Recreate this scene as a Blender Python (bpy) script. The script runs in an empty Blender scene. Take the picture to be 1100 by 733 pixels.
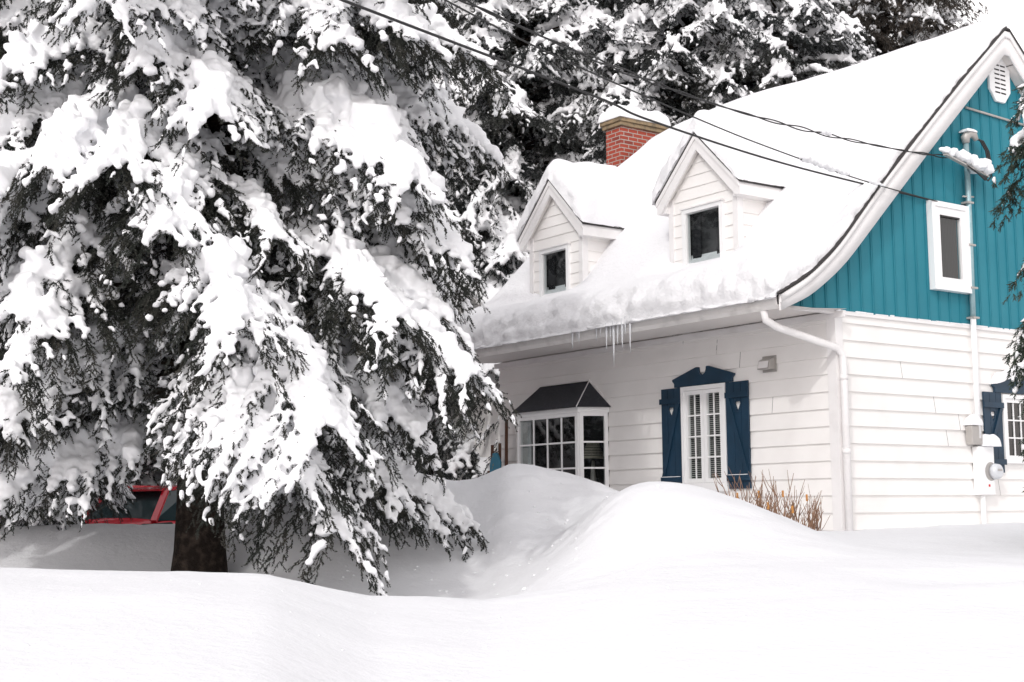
import bpy, bmesh, math, random
import numpy as np
from mathutils import Vector, Matrix
random.seed(7); RNG = np.random.default_rng(11)
scn = bpy.context.scene
COL = scn.collection
rad = math.radians

# ------------------------------------------------------------------ camera frame
CAMPOS = np.array([10.81645952, -12.40169647, 0.27424428])
FPX = 1494.0
_y, _p, _r = rad(-54.278), rad(6.89), rad(-0.49)
_f = np.array([math.sin(_y)*math.cos(_p), math.cos(_y)*math.cos(_p), math.sin(_p)])
_r0 = np.array([math.cos(_y), -math.sin(_y), 0.0]); _u0 = np.cross(_r0, _f)
CR = math.cos(_r)*_r0 + math.sin(_r)*_u0
CU = -math.sin(_r)*_r0 + math.cos(_r)*_u0
FH = np.array([math.sin(_y), math.cos(_y)]); RH = np.array([math.cos(_y), -math.sin(_y)])
def ray(px, py): return _f + (px-550)/FPX*CR - (py-366.5)/FPX*CU
def at(px, py, depth): return CAMPOS + ray(px, py)*depth          # survey point at a distance
def uv2xy(u, v): return CAMPOS[:2] + RH*u + FH*v                  # metres right / metres ahead
def plan(px, v): return uv2xy((px-550)/FPX*v, v)

# ------------------------------------------------------------------ noise
def _hash(ix, iy, s):
    n = (ix.astype(np.int64)*374761393 + iy.astype(np.int64)*668265263 + s*1442695041) & 0xffffffff
    n = ((n ^ (n >> 13))*1274126177) & 0xffffffff
    return ((n ^ (n >> 16)) & 0xffff)/65535.0
def vnoise(x, y, s=0):
    x = np.asarray(x, float); y = np.asarray(y, float)
    ix = np.floor(x); iy = np.floor(y); fx = x-ix; fy = y-iy
    fx = fx*fx*(3-2*fx); fy = fy*fy*(3-2*fy)
    a = _hash(ix, iy, s); b = _hash(ix+1, iy, s); c = _hash(ix, iy+1, s); d = _hash(ix+1, iy+1, s)
    return (a*(1-fx)+b*fx)*(1-fy) + (c*(1-fx)+d*fx)*fy - .5
def fbm(x, y, s=0, o=4):
    r = 0; a = 1.0; f = 1.0
    for k in range(o): r = r + a*vnoise(x*f+17*k, y*f-9*k, s+k); a *= .5; f *= 2.03
    return r
def sstep(x, a, b):
    t = np.clip((x-a)/(b-a), 0, 1); return t*t*(3-2*t)

# ------------------------------------------------------------------ materials
MATS = {}
def mat(name, col, rough=.6, metal=0., spec=.5, bump=None, var=None, coat=0, sss=0):
    """bump=(scale,strength,distance) ; var=(scale, colour2, lo, hi)"""
    m = bpy.data.materials.new(name); m.use_nodes = True
    nt = m.node_tree; b = nt.nodes['Principled BSDF']
    b.inputs['Base Color'].default_value = (*col, 1); b.inputs['Roughness'].default_value = rough
    b.inputs['Metallic'].default_value = metal; b.inputs['Specular IOR Level'].default_value = spec
    b.inputs['Coat Weight'].default_value = coat
    if sss:
        b.inputs['Subsurface Weight'].default_value = sss
        b.inputs['Subsurface Radius'].default_value = (.03, .035, .04)
        b.inputs['Subsurface Scale'].default_value = 1.0
    if bump or var:
        tc = nt.nodes.new('ShaderNodeNewGeometry')
    if bump:
        n = nt.nodes.new('ShaderNodeTexNoise'); n.inputs['Scale'].default_value = bump[0]
        n.inputs['Detail'].default_value = 6; n.inputs['Roughness'].default_value = .6
        nt.links.new(tc.outputs['Position'], n.inputs['Vector'])
        bp = nt.nodes.new('ShaderNodeBump'); bp.inputs['Strength'].default_value = bump[1]
        bp.inputs['Distance'].default_value = bump[2]
        nt.links.new(n.outputs['Fac'], bp.inputs['Height']); nt.links.new(bp.outputs['Normal'], b.inputs['Normal'])
    if var:
        n = nt.nodes.new('ShaderNodeTexNoise'); n.inputs['Scale'].default_value = var[0]; n.inputs['Detail'].default_value = 5
        nt.links.new(tc.outputs['Position'], n.inputs['Vector'])
        r = nt.nodes.new('ShaderNodeValToRGB'); e = r.color_ramp.elements
        e[0].position = var[2]; e[1].position = var[3]; e[0].color = (*col, 1); e[1].color = (*var[1], 1)
        nt.links.new(n.outputs['Fac'], r.inputs['Fac']); nt.links.new(r.outputs['Color'], b.inputs['Base Color'])
    MATS[name] = m; return m
snow_m = mat('snow', (.84, .845, .86), .75, spec=.25, bump=(26, .35, .012))
snowg_m = mat('ground_snow', (.8, .805, .825), .75, spec=.25, bump=(14, .5, .02))
snowr_m = mat('crusted_snow', (.82, .82, .835), .75, spec=.25, bump=(16, .6, .03))
siding_m = mat('white_siding', (.86, .842, .822), .5, bump=(60, .08, .003), var=(2.2, (.81, .79, .77), .45, .75))
trim_m = mat('white_trim', (.8, .785, .78), .45, bump=(40, .06, .003), var=(3, (.7, .68, .67), .5, .8))
vinyl_m = mat('window_vinyl', (.84, .84, .84), .35)
gutter_m = mat('gutter_white', (.74, .72, .70), .45, var=(5, (.5, .48, .46), .5, .85))
soffit_m = mat('soffit', (.66, .63, .61), .6)
teal_m = mat('teal_paint', (.024, .192, .25), .6, spec=.25, bump=(50, .1, .003), var=(1.6, (.03, .215, .275), .35, .7))
navy_m = mat('navy_paint', (.005, .028, .056), .5, bump=(35, .15, .004), var=(4, (.008, .038, .075), .4, .75))
shingle_m = mat('dark_shingles', (.022, .024, .032), .75, bump=(90, .4, .006), var=(24, (.045, .047, .055), .5, .8))
edge_m = mat('drip_edge', (.03, .026, .026), .6)
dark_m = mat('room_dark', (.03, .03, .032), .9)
blind_m = mat('blind_slats', (.62, .6, .57), .6)
curtain_m = mat('curtain_cloth', (.012, .012, .015), .9)
metal_m = mat('galvanised_pipe', (.33, .47, .5), .45, .3, var=(14, (.24, .38, .42), .4, .8))
gmetal_m = mat('grey_metal', (.42, .4, .38), .45, .3)
cable_m = mat('black_cable', (.012, .012, .013), .6)
bark_m = mat('spruce_bark', (.016, .012, .010), .95, spec=.1, bump=(22, 1.0, .04), var=(14, (.055, .042, .034), .45, .75))
twig_m = mat('brown_twigs', (.045, .034, .026), .9, spec=.1)
needle_m = mat('spruce_needles', (.027, .031, .026), .7, spec=.2, var=(5, (.055, .052, .044), .42, .72))
needle2_m = mat('far_needles', (.036, .041, .041), .7, spec=.2, var=(.8, (.068, .068, .06), .42, .7))
needle3_m = mat('brownish_needles', (.055, .049, .043), .75, spec=.2, var=(1.2, (.085, .07, .058), .42, .7))
cedar_m = mat('green_needles', (.03, .045, .033), .6, spec=.3, var=(9, (.065, .08, .055), .42, .7))
ice_m = mat('ice', (.9, .92, .95), .15, spec=.6)
ice_m.node_tree.nodes['Principled BSDF'].inputs['Transmission Weight'].default_value = .35
stem_m = mat('tan_stems', (.27, .16, .10), .8, var=(12, (.17, .09, .055), .4, .7))
orange_m = mat('dry_orange_leaf', (.55, .25, .06), .7)
red_m = mat('red_car_paint', (.55, .014, .03), .25, coat=.6)
redlens_m = mat('red_lens', (.6, .01, .01), .15)
tyre_m = mat('tyre_rubber', (.02, .02, .02), .8)
clear_m = mat('clear_lens', (.6, .62, .65), .15)
carglass_m = mat('car_glass', (.03, .05, .055), .05, spec=.8)
reddoor_m = mat('red_door', (.28, .015, .02), .5)
wood_m = mat('brown_wood', (.09, .04, .022), .8, bump=(30, .3, .01))
blue_m = mat('blue_board', (.045, .19, .28), .6, var=(14, (.3, .2, .05), .62, .7))
shade_m = mat('lampshade', (.5, .45, .36), .8)
cap_m = mat('concrete_cap', (.3, .22, .13), .85, bump=(30, .5, .02), var=(9, (.12, .1, .07), .45, .7))

def glass_mat():
    m = bpy.data.materials.new('window_glass'); m.use_nodes = True; nt = m.node_tree
    for n in list(nt.nodes): nt.nodes.remove(n)
    o = nt.nodes.new('ShaderNodeOutputMaterial'); mx = nt.nodes.new('ShaderNodeMixShader')
    t = nt.nodes.new('ShaderNodeBsdfTransparent'); t.inputs['Color'].default_value = (.8, .84, .84, 1)
    g = nt.nodes.new('ShaderNodeBsdfGlossy'); g.inputs['Roughness'].default_value = .02
    lw = nt.nodes.new('ShaderNodeLayerWeight'); lw.inputs['Blend'].default_value = .5
    pw = nt.nodes.new('ShaderNodeMath'); pw.operation = 'POWER'; pw.inputs[1].default_value = 4
    ma = nt.nodes.new('ShaderNodeMath'); ma.operation = 'MULTIPLY_ADD'; ma.inputs[1].default_value = .85; ma.inputs[2].default_value = .075
    nt.links.new(lw.outputs['Facing'], pw.inputs[0]); nt.links.new(pw.outputs[0], ma.inputs[0])
    nt.links.new(ma.outputs[0], mx.inputs[0]); nt.links.new(t.outputs[0], mx.inputs[1]); nt.links.new(g.outputs[0], mx.inputs[2])
    nt.links.new(mx.outputs[0], o.inputs[0]); return m
glass_m = glass_mat()
def brick_mat():
    m = mat('red_brick', (.35, .07, .04), .85); nt = m.node_tree; b = nt.nodes['Principled BSDF']
    g = nt.nodes.new('ShaderNodeNewGeometry'); s = nt.nodes.new('ShaderNodeSeparateXYZ'); a = nt.nodes.new('ShaderNodeMath')
    c = nt.nodes.new('ShaderNodeCombineXYZ'); br = nt.nodes.new('ShaderNodeTexBrick'); bp = nt.nodes.new('ShaderNodeBump')
    nt.links.new(g.outputs['Position'], s.inputs[0]); nt.links.new(s.outputs[0], a.inputs[0]); nt.links.new(s.outputs[1], a.inputs[1])
    nt.links.new(a.outputs[0], c.inputs[0]); nt.links.new(s.outputs[2], c.inputs[1]); nt.links.new(c.outputs[0], br.inputs['Vector'])
    br.inputs['Scale'].default_value = 1; br.inputs['Brick Width'].default_value = .21; br.inputs['Row Height'].default_value = .072
    br.inputs['Mortar Size'].default_value = .008; br.inputs['Color1'].default_value = (.36, .06, .035, 1)
    br.inputs['Color2'].default_value = (.13, .028, .025, 1); br.inputs['Mortar'].default_value = (.42, .38, .34, 1)
    br.inputs['Bias'].default_value = -.35
    nt.links.new(br.outputs['Color'], b.inputs['Base Color']); nt.links.new(br.outputs['Fac'], bp.inputs['Height'])
    bp.invert = True; bp.inputs['Distance'].default_value = .008; nt.links.new(bp.outputs['Normal'], b.inputs['Normal'])
    return m
brick_m = brick_mat()

# ------------------------------------------------------------------ object helpers
def tag(o, label=None, cat=None, group=None, kind=None):
    if label: o['label'] = label
    if cat: o['category'] = cat
    if group: o['group'] = group
    if kind: o['kind'] = kind
    return o
def empty(name, loc=(0, 0, 0), parent=None):
    o = bpy.data.objects.new(name, None); COL.objects.link(o); o.location = loc; o.empty_display_size = .2
    if parent: o.parent = parent
    return o
def wloc(o):
    l = Vector((0, 0, 0))
    while o: l += o.location; o = o.parent
    return np.array(l)
def mesh_np(name, V, F, m, parent=None, smooth=False, k=None):
    """V (n,3) world coordinates, F (m,k) int array -> one object"""
    V = np.asarray(V, np.float32)
    if parent is not None: V = V - wloc(parent).astype(np.float32)
    F = np.asarray(F, np.int32); n, kk = F.shape
    me = bpy.data.meshes.new(name); me.vertices.add(len(V)); me.vertices.foreach_set('co', V.ravel())
    me.loops.add(n*kk); me.loops.foreach_set('vertex_index', F.ravel())
    me.polygons.add(n); me.polygons.foreach_set('loop_start', np.arange(n, dtype=np.int32)*kk)
    me.polygons.foreach_set('loop_total', np.full(n, kk, np.int32))
    if smooth: me.polygons.foreach_set('use_smooth', np.ones(n, bool))
    me.update(calc_edges=True); me.materials.append(m)
    o = bpy.data.objects.new(name, me); COL.objects.link(o)
    if parent is not None: o.parent = parent
    return o
class MB:
    def __init__(s): s.v = []; s.f = []; s.sm = []
    def poly(s, pts, flip=False):
        i = len(s.v); s.v += [tuple(p) for p in pts]; idx = list(range(i, i+len(pts)))
        s.f.append(idx[::-1] if flip else idx); s.sm.append(False)
    def hexa(s, p):   # 8 corners: 0-3 one face loop, 4-7 matching opposite
        i = len(s.v); s.v += [tuple(q) for q in p]
        for a in ((0, 3, 2, 1), (4, 5, 6, 7), (0, 1, 5, 4), (1, 2, 6, 5), (2, 3, 7, 6), (3, 0, 4, 7)):
            s.f.append([i+k for k in a]); s.sm.append(False)
    def box(s, x0, x1, y0, y1, z0, z1):
        s.hexa([(x0, y0, z0), (x1, y0, z0), (x1, y1, z0), (x0, y1, z0), (x0, y0, z1), (x1, y0, z1), (x1, y1, z1), (x0, y1, z1)])
    def prism(s, pts, d):   # planar polygon extruded by vector d
        n = len(pts); i = len(s.v); d = np.array(d)
        s.v += [tuple(p) for p in pts] + [tuple(np.array(p)+d) for p in pts]
        s.f.append([i+k for k in range(n)][::-1]); s.f.append([i+n+k for k in range(n)]); s.sm += [False, False]
        for k in range(n):
            a, b = k, (k+1) % n; s.f.append([i+a, i+b, i+n+b, i+n+a]); s.sm.append(False)
    def bar(s, a, b, w, h, up=(0, 0, 1)):
        a = np.array(a, float); b = np.array(b, float); t = b-a; t /= np.linalg.norm(t)
        sd = np.cross(t, up); sd /= np.linalg.norm(sd); uu = np.cross(sd, t)
        sd = sd*w/2; uu = uu*h/2
        s.hexa([a-sd-uu, a+sd-uu, a+sd+uu, a-sd+uu, b-sd-uu, b+sd-uu, b+sd+uu, b-sd+uu])
    def tube(s, pts, r, n=8, cap=True):
        pts = [np.array(p, float) for p in pts]; rs = r if hasattr(r, '__len__') else [r]*len(pts)
        i0 = len(s.v); ref = None
        for k, p in enumerate(pts):
            t = pts[min(k+1, len(pts)-1)] - pts[max(k-1, 0)]; t /= (np.linalg.norm(t)+1e-9)
            if ref is None:
                ref = np.cross(t, (0, 0, 1)) if abs(t[2]) < .9 else np.cross(t, (1, 0, 0))
            a = ref - t*np.dot(ref, t); a /= np.linalg.norm(a); ref = a; b = np.cross(t, a)
            for q in range(n):
                an = 2*math.pi*q/n; s.v.append(tuple(p + (a*math.cos(an)+b*math.sin(an))*rs[k]))
        for k in range(len(pts)-1):
            for q in range(n):
                q2 = (q+1) % n; s.f.append([i0+k*n+q, i0+k*n+q2, i0+(k+1)*n+q2, i0+(k+1)*n+q]); s.sm.append(True)
        if cap:
            s.f.append([i0+q for q in range(n)][::-1]); s.f.append([i0+(len(pts)-1)*n+q for q in range(n)]); s.sm += [False, False]
    def build(s, name, m, parent=None, bevel=0, smooth=None):
        me = bpy.data.meshes.new(name); off = wloc(parent) if parent is not None else np.zeros(3)
        me.from_pydata([tuple(np.array(v)-off) for v in s.v], [], s.f)
        for p, q in zip(me.polygons, s.sm): p.use_smooth = q if smooth is None else smooth
        bm = bmesh.new(); bm.from_mesh(me); bmesh.ops.recalc_face_normals(bm, faces=bm.faces)
        if bevel: bmesh.ops.bevel(bm, geom=list(bm.edges), offset=bevel, segments=2, affect='EDGES', profile=.5)
        bm.to_mesh(me); bm.free(); me.materials.append(m)
        o = bpy.data.objects.new(name, me); COL.objects.link(o)
        if parent is not None: o.parent = parent
        return o
def grid_solid(X, Y, ZT, ZB, name, m, parent=None):
    """closed slab from top and bottom grids (ny,nx)"""
    ny, nx = X.shape; T = np.stack([X, Y, ZT], -1).reshape(-1, 3); B = np.stack([X, Y, ZB], -1).reshape(-1, 3)
    N = nx*ny; idx = np.arange(N).reshape(ny, nx)
    a = idx[:-1, :-1].ravel(); b = idx[:-1, 1:].ravel(); c = idx[1:, 1:].ravel(); d = idx[1:, :-1].ravel()
    F = [np.stack([a, b, c, d], 1), np.stack([a, d, c, b], 1)+N]
    for e in (idx[0], idx[:, -1], idx[-1, ::-1], idx[::-1, 0]):
        F.append(np.stack([e[:-1]+N, e[1:]+N, e[1:], e[:-1]], 1))
    return mesh_np(name, np.vstack([T, B]), np.vstack(F), m, parent, smooth=True)
def pillow(name, x0, x1, y0, y1, z, t, parent, m=None, r=.06, seed=0, fn=None, n=22):
    """a rounded pad of snow lying on z (number or function)"""
    xs = np.linspace(0, 1, n); xs = .5-.5*np.cos(xs*math.pi)
    X, Y = np.meshgrid(x0+(x1-x0)*xs, y0+(y1-y0)*xs)
    d = np.minimum(np.minimum(X-x0, x1-X), np.minimum(Y-y0, y1-Y)); k = np.clip(d/r, 0, 1)
    zb = z(X, Y) if callable(z) else z+0*X
    zt = zb + .004 + t*np.sqrt(1-(1-k)**2)*(1+.35*fbm(X*7, Y*7, seed))
    jx = .02*fbm(X*9, Y*9+zb*5, seed+5); X2 = X+jx; Y2 = Y+jx
    return grid_solid(X2, Y2, zt, zb, name, m or snow_m, parent)
# ------------------------------------------------------------------ ground
def ground_h(x, y):
    x = np.asarray(x, float); y = np.asarray(y, float)
    dx = x-CAMPOS[0]; dy = y-CAMPOS[1]
    u = dx*RH[0]+dy*RH[1]; v = dx*FH[0]+dy*FH[1]; vv = np.maximum(v, 2.0); a = u/vv
    crest = np.interp(a*1494+550, [-200, 0, 200, 290, 400, 520, 600, 700, 900, 1100, 1400],
                      [-.03, -.06, -.07, -.09, -.235, -.26, -.22, -.13, -.12, -.12, -.1])
    fore = crest - .035*np.clip(8.5-v, 0, 8) - .01*np.clip(8.5-v, 0, 8)**2*.3
    # right part: climbs gently to the wall
    rise = crest + (0.0-crest)*sstep(v, 8.5, 15.5)
    # left part: drops behind the crest
    hol = crest + (-.60-crest)*sstep(v, 8.7, 10.6)
    wR = sstep(a, -.035, .05)
    back = hol*(1-wR)+rise*wR
    h = np.where(v < 8.5, fore, back)
    def g(cx, cy, sx, sy, H):
        return H*np.exp(-.5*(((u-cx)/sx)**2+((v-cy)/sy)**2))
    def soft(tab, w_):
        X_, Z_ = zip(*tab); r_ = 0
        for o_, k_ in ((-w_, .25), (-w_/2, .25), (0, 0), (w_/2, .25), (w_, .25)): r_ = r_+k_*np.interp(u+o_, X_, Z_)
        return r_
    # long bank by the bay window and behind the spruce, lower again by the drive
    T2 = soft([(-6.3, .12), (-4.2, .13), (-3.5, .14), (-3.15, .48), (-2.8, .78), (-2.4, .84), (-1.6, .78), (-1.0, .70), (-.55, .60), (-.2, .74), (.1, .87), (.5, .80), (.95, .60), (1.2, .47), (1.7, .28), (2.3, .08), (3.5, .0), (6, 0)], .16)
    w2 = np.exp(-.5*((v-16.2)/np.where(v < 16.2, np.where(u < -3.2, 1.0, 1.75), 1.2))**2)*(1-sstep(u, 2.0, 3.5))
    h = h+w2*(T2-h)
    # big mound before the window
    T1 = soft([(-1, -.6), (-.1, -.5), (.2, -.25), (.42, -.07), (.75, .27), (.95, .44), (1.25, .51), (1.6, .465), (2.05, .31), (2.4, .14), (2.75, .03), (3.4, .02)], .12)
    w1 = np.exp(-.5*((v-12.5)/1.55)**2)*sstep(u, -.15, .6)*(1-sstep(u, 2.4, 3.3))
    h = h+w1*(T1-h)
    # street / drive behind left bank stays low, snow field behind it
    h = h + .25*sstep(v, 24, 30)*(1-wR) 
    # small swells
    h = h + g(3.2, 13.2, 1.2, .8, .05) - g(1.9*1.4, 14.6, .5, .6, .06) + g(6.0, 14.5, 1.6, 1.0, .10)
    h = h + g(3.15, 7.2, .55, .35, .07) - g(3.15, 7.9, .7, .28, .06)
    # tree well
    tu, tv = (213-550)/1494*13.3, 13.3
    r = np.hypot(u-tu, v-tv); h = h - .16*np.exp(-.5*((r-.3)/.35)**2)
    near = np.exp(-(np.maximum(v-22, 0)/20)**2)
    h = h + (.05*fbm(x*.35, y*.35, 3, 3) + .02*fbm(x*2.2, y*2.2, 8, 3))*sstep(v, 4, 9)*near + .012*fbm(x*1.4, y*1.4, 5, 3)
    # lumps and fallen clods on the bank flank
    lump = np.exp(-.5*((u-.45+(v-13)*.05)/.30)**2)*sstep(v, 11, 12)*(1-sstep(v, 15.5, 16.5))
    h = h + lump*.07*np.maximum(fbm(x*5.5, y*5.5, 21, 2), 0) + .05*np.maximum(fbm(x*4, y*4, 33, 2)-.25, 0)*np.exp(-.5*((v-15)/1.6)**2)
    # level ground under and behind the house
    inside = sstep(x, -7.4, -6.4)*(1-sstep(x, -.8, -.2))*sstep(y, .3, 1.0)
    return h*(1-inside) + (-.3)*inside
def axis_pts(lo, a, b, hi, fine, grow):
    c = list(np.arange(a, b, fine)); s = fine
    while c[-1] < hi: s *= grow; c.append(c[-1]+s)
    l = []; s = fine; p = a
    while p > lo: s *= grow; p -= s; l.append(p)
    return np.array(l[::-1]+c)
ux = axis_pts(-260, -6.5, 6.5, 260, .07, 1.09); vy = axis_pts(-40, 3.0, 18.5, 400, .07, 1.09)
U, V_ = np.meshgrid(ux, vy)
GX = CAMPOS[0]+RH[0]*U+FH[0]*V_; GY = CAMPOS[1]+RH[1]*U+FH[1]*V_
GZ = ground_h(GX, GY)
_idx = np.arange(GX.size).reshape(GX.shape)
gF = np.stack([_idx[:-1, :-1].ravel(), _idx[:-1, 1:].ravel(), _idx[1:, 1:].ravel(), _idx[1:, :-1].ravel()], 1)
g = mesh_np('snow_ground', np.stack([GX.ravel(), GY.ravel(), GZ.ravel()], 1), gF, snowg_m, smooth=True)
tag(g, 'deep white snow lying in smooth drifts over the front yard', 'snow', kind='structure'); del g['category']

# ------------------------------------------------------------------ house
OV = .22
PY = [-1.13, -.65, -.16, .71, 1.64, 2.45, 3.31]; PZ = [2.64, 2.89, 3.27, 4.17, 5.06, 5.81, 6.57]
BY = [-1.10, -.67, -.36, -.03, .85, 1.79, 3.31]; BZ = [2.44, 2.61, 2.81, 3.05, 3.90, 4.80, 6.22]
XL = -6.9
def smooth_prof(ys, zs, y):
    y = np.asarray(y, float); y = np.where(y > 3.31, 6.62-y, y); r = 0
    for o, w in ((-.16, .25), (0, .5), (.16, .25)):
        yy = y+o; ext = zs[-1]-(np.maximum(yy-3.31, 0))*.0
        low = zs[0]+(np.minimum(yy-ys[0], 0))*.5
        val = np.interp(yy, ys, zs); val = np.where(yy < ys[0], low, val)
        val = np.where(yy > 3.31, zs[-1]+(yy-3.31)*.93, val)
        r = r+w*val
    return r
def RP(y): return smooth_prof(PY, PZ, y)
def BP(y): return smooth_prof(BY, BZ, y)
house = empty('white_house', (0, 0, 0))
tag(house, 'one and a half storey white clapboard cottage with teal gable and snow covered roof', 'house')

jr = random.Random(12)
def siding(mb, c0, c1, z0, z1, holes, place, rowh=.2, zref=0.0, joints=True):
    """lap boards: place(c, z, out) -> xyz ; holes=(c0,c1,z0,z1)"""
    k = math.floor((z0-zref)/rowh)
    while zref+k*rowh < z1-1e-6:
        a = max(z0, zref+k*rowh); b = min(z1, zref+(k+1)*rowh); k += 1
        cuts = sorted({a, b}|{h for H in holes for h in H[2:4] if a < h < b})
        base = zref+(k-1)*rowh
        for p, q in zip(cuts[:-1], cuts[1:]):
            zm = (p+q)/2; segs = [(c0, c1)]
            for H in holes:
                if H[2] < zm < H[3]:
                    segs = [s for (s0, s1) in segs for s in ((s0, min(s1, H[0])), (max(s0, H[1]), s1)) if s[1]-s[0] > 1e-4]
            if joints and len(cuts) == 2 and jr.random() < .42:
                q_ = [s for (s0, s1) in segs for s in ([(s0, s1)] if s1-s0 < 1.6 else (lambda c_: [(s0, c_-.003), (c_+.003, s1)])(s0+(s1-s0)*jr.uniform(.15, .85)))]; segs = q_
            o0 = .031-.026*(p-base)/rowh; o1 = .031-.026*(q-base)/rowh
            for s0, s1 in segs:
                mb.poly([place(s0, p, o0), place(s1, p, o0), place(s1, q, o1), place(s0, q, o1)])
                if abs(p-base) < 1e-6: mb.poly([place(s0, p, -.01), place(s1, p, -.01), place(s1, p, o0), place(s0, p, o0)])
FWIN = (-2.59, -1.775, .53, 1.83)      # front window opening
BAY = (-5.93, -4.13, .05, 1.66)
w = MB(); siding(w, XL+.15, -.1, -.9, 2.53, [FWIN, BAY], lambda c, z, o: (c, -o, z)); w.build('front_wall', siding_m, house)
GWIN = (3.06, 3.86, .80, 1.68)
w = MB(); siding(w, .0, 6.62, -.9, 2.5, [GWIN], lambda c, z, o: (o, c, z)); w.build('side_wall', siding_m, house)
w = MB(); w.box(XL+.2, -4.14+.02, .004, .02, 1.7, 2.5); w.box(-4.1, -2.65, .004, .02, -.8, 2.5); w.box(-1.7, -.02, .004, .02, -.8, 2.5); w.box(-.02, -.004, .03, 3.0, -.8, 2.45); w.box(-.02, -.004, 3.9, 6.5, -.8, 2.45); w.build('sheathing', edge_m, house)
w = MB(); w.box(XL+.15, XL+.19, .03, 6.6, -.9, 3.0); w.box(XL+.2, -.02, 6.56, 6.6, -.9, 2.6); w.build('rear_wall', siding_m, house)
w = MB(); w.prism([(-.105, -.036, -.9), (.034, -.036, -.9), (.034, .09, -.9), (.001, .09, -.9), (.001, -.001, -.9), (-.105, -.001, -.9)], (0, 0, 3.4)); w.build('corner_post', trim_m, house)
# upper gable
tw = MB(); ys = list(np.linspace(-.93, 7.55, 90)); bot = 2.53
tw.prism([(0.0, -.93, bot)] + [(0.0, y, max(bot+.005, float(BP(y))+.05)) for y in ys] + [(0.0, 7.55, bot)], (.028, 0, 0))
teal = tw.build('gable_wall', teal_m, house)
bt = MB()
for k in range(-4, 36):
    y = .02+k*.207
    top = min(float(BP(y)), float(BP(y+.03)))+.04
    if top < bot+.03: continue
    for a, b_, o in ((0, .012, .040), (.026, .038, .040), (.012, .026, .035)):
        bt.box(.0285, o, y+a, y+b_, bot+.002, top)
tag(bt.build('batten_strips', teal_m, teal))
w = MB(); w.box(.0, .05, -.9, 7.5, 2.49, 2.527); w.build('band_trim', trim_m, house)
ledge = MB()
yy = -.2
while yy < 4.6:
    L = random.uniform(.05, .35); h = random.uniform(.006, .022)
    ledge.box(.031, .054, yy, yy+L, 2.5275, 2.5275+h); yy += L+random.uniform(0, .05)
ledge.build('ledge_snow', snow_m, house, bevel=.004)
lap = MB()
for z_ in (.0, .2, .4, .6, .8, 1.0, 1.4):
    y_ = .15+random.uniform(0, .5)
    while y_ < 4.4:
        L_ = random.uniform(.03, .28); h_ = random.uniform(.004, .014)*(1.3 if z_ < .5 else .8)
        if random.random() < (.5 if z_ < .7 else .22): lap.box(.006, .026, y_, y_+L_, z_+.0005, z_+h_)
        y_ += L_+random.uniform(.03, .5)
lap.build('lap_snow', snow_m, house)
w = MB(); w.tube([(.05, 2.6, 5.38), (.05, 4.0, 5.34), (.05, 4.6, 5.33)], .016, 6); w.build('cross_rod', gmetal_m, house)

# roof slab
ny = 100; ys = np.linspace(-1.16, 7.78, ny)
X, Y = np.meshgrid(np.linspace(XL, OV+.025, 12), ys); Z = RP(Y)
roof = grid_solid(X, Y, Z, Z-.022, 'roof', edge_m, house); roof['label'] = 'roof of dark shingles bared only along its edges'
def barge(x0, x1, name):
    V = []; n = 80
    for y in np.linspace(-1.12, 7.74, n):
        zt = float(RP(y))-.04; zb = float(BP(y))
        V += [(x0, y, zt), (x1, y, zt), (x1, y, zb), (x0, y, zb)]
    F = []
    for k in range(n-1):
        for q in range(4): F.append([4*k+q, 4*k+(q+1) % 4, 4*(k+1)+(q+1) % 4, 4*(k+1)+q])
    F += [[0, 1, 2, 3], [4*(n-1)+3, 4*(n-1)+2, 4*(n-1)+1, 4*(n-1)]]
    return mesh_np(name, V, F, trim_m, house)
barge(OV-.03, OV, 'bargeboard'); barge(XL+.02, XL+.05, 'bargeboard')
def barge2():   # narrow upper moulding
    V = []; n = 80
    for y in np.linspace(-1.13, 7.75, n):
        zt = float(RP(y))-.04
        V += [(OV+.001, y, zt), (OV+.018, y, zt), (OV+.018, y, zt-.085), (OV+.001, y, zt-.085)]
    F = []
    for k in range(n-1):
        for q in range(4): F.append([4*k+q, 4*k+(q+1) % 4, 4*(k+1)+(q+1) % 4, 4*(k+1)+q])
    F += [[0, 1, 2, 3]]
    return mesh_np('bargeboard_moulding', V, F, trim_m, house)
barge2()
so = MB(); yl = list(np.linspace(-1.0, 7.6, 60))
for a, b_ in zip(yl[:-1], yl[1:]):
    so.poly([(.03, a, float(BP(a))+.045), (OV-.03, a, float(BP(a))+.045), (OV-.03, b_, float(BP(b_))+.045), (.03, b_, float(BP(b_))+.045)])
so.poly([(XL+.05, -1.02, 2.47), (OV-.03, -1.02, 2.47), (OV-.03, 0, 2.535), (XL+.05, 0, 2.535)])
so.build('soffit', soffit_m, house)
for y in np.arange(3.5, 5.2, .24): sj = MB(); z = float(BP(y))+.04; sj.bar((.04, y, z), (OV-.035, y, z), .012, .006); sj.build('soffit_joint', edge_m, house)
# gutter with rolled lip
g_ = MB(); prof = [(-1.02, 2.60), (-1.02, 2.47), (-1.11, 2.455), (-1.14, 2.50), (-1.15, 2.585), (-1.165, 2.60), (-1.165, 2.612), (-1.14, 2.612), (-1.125, 2.50), (-1.045, 2.485), (-1.045, 2.6)]
g_.prism([(XL+.02, a, b_) for a, b_ in prof], (OV-.05-XL-.02, 0, 0)); gut = g_.build('gutter', gutter_m, house)
fr = MB(); fr.box(XL+.06, OV-.04, -.05, -.026, 2.44, 2.515); fr.build('frieze_board', trim_m, house)
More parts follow.
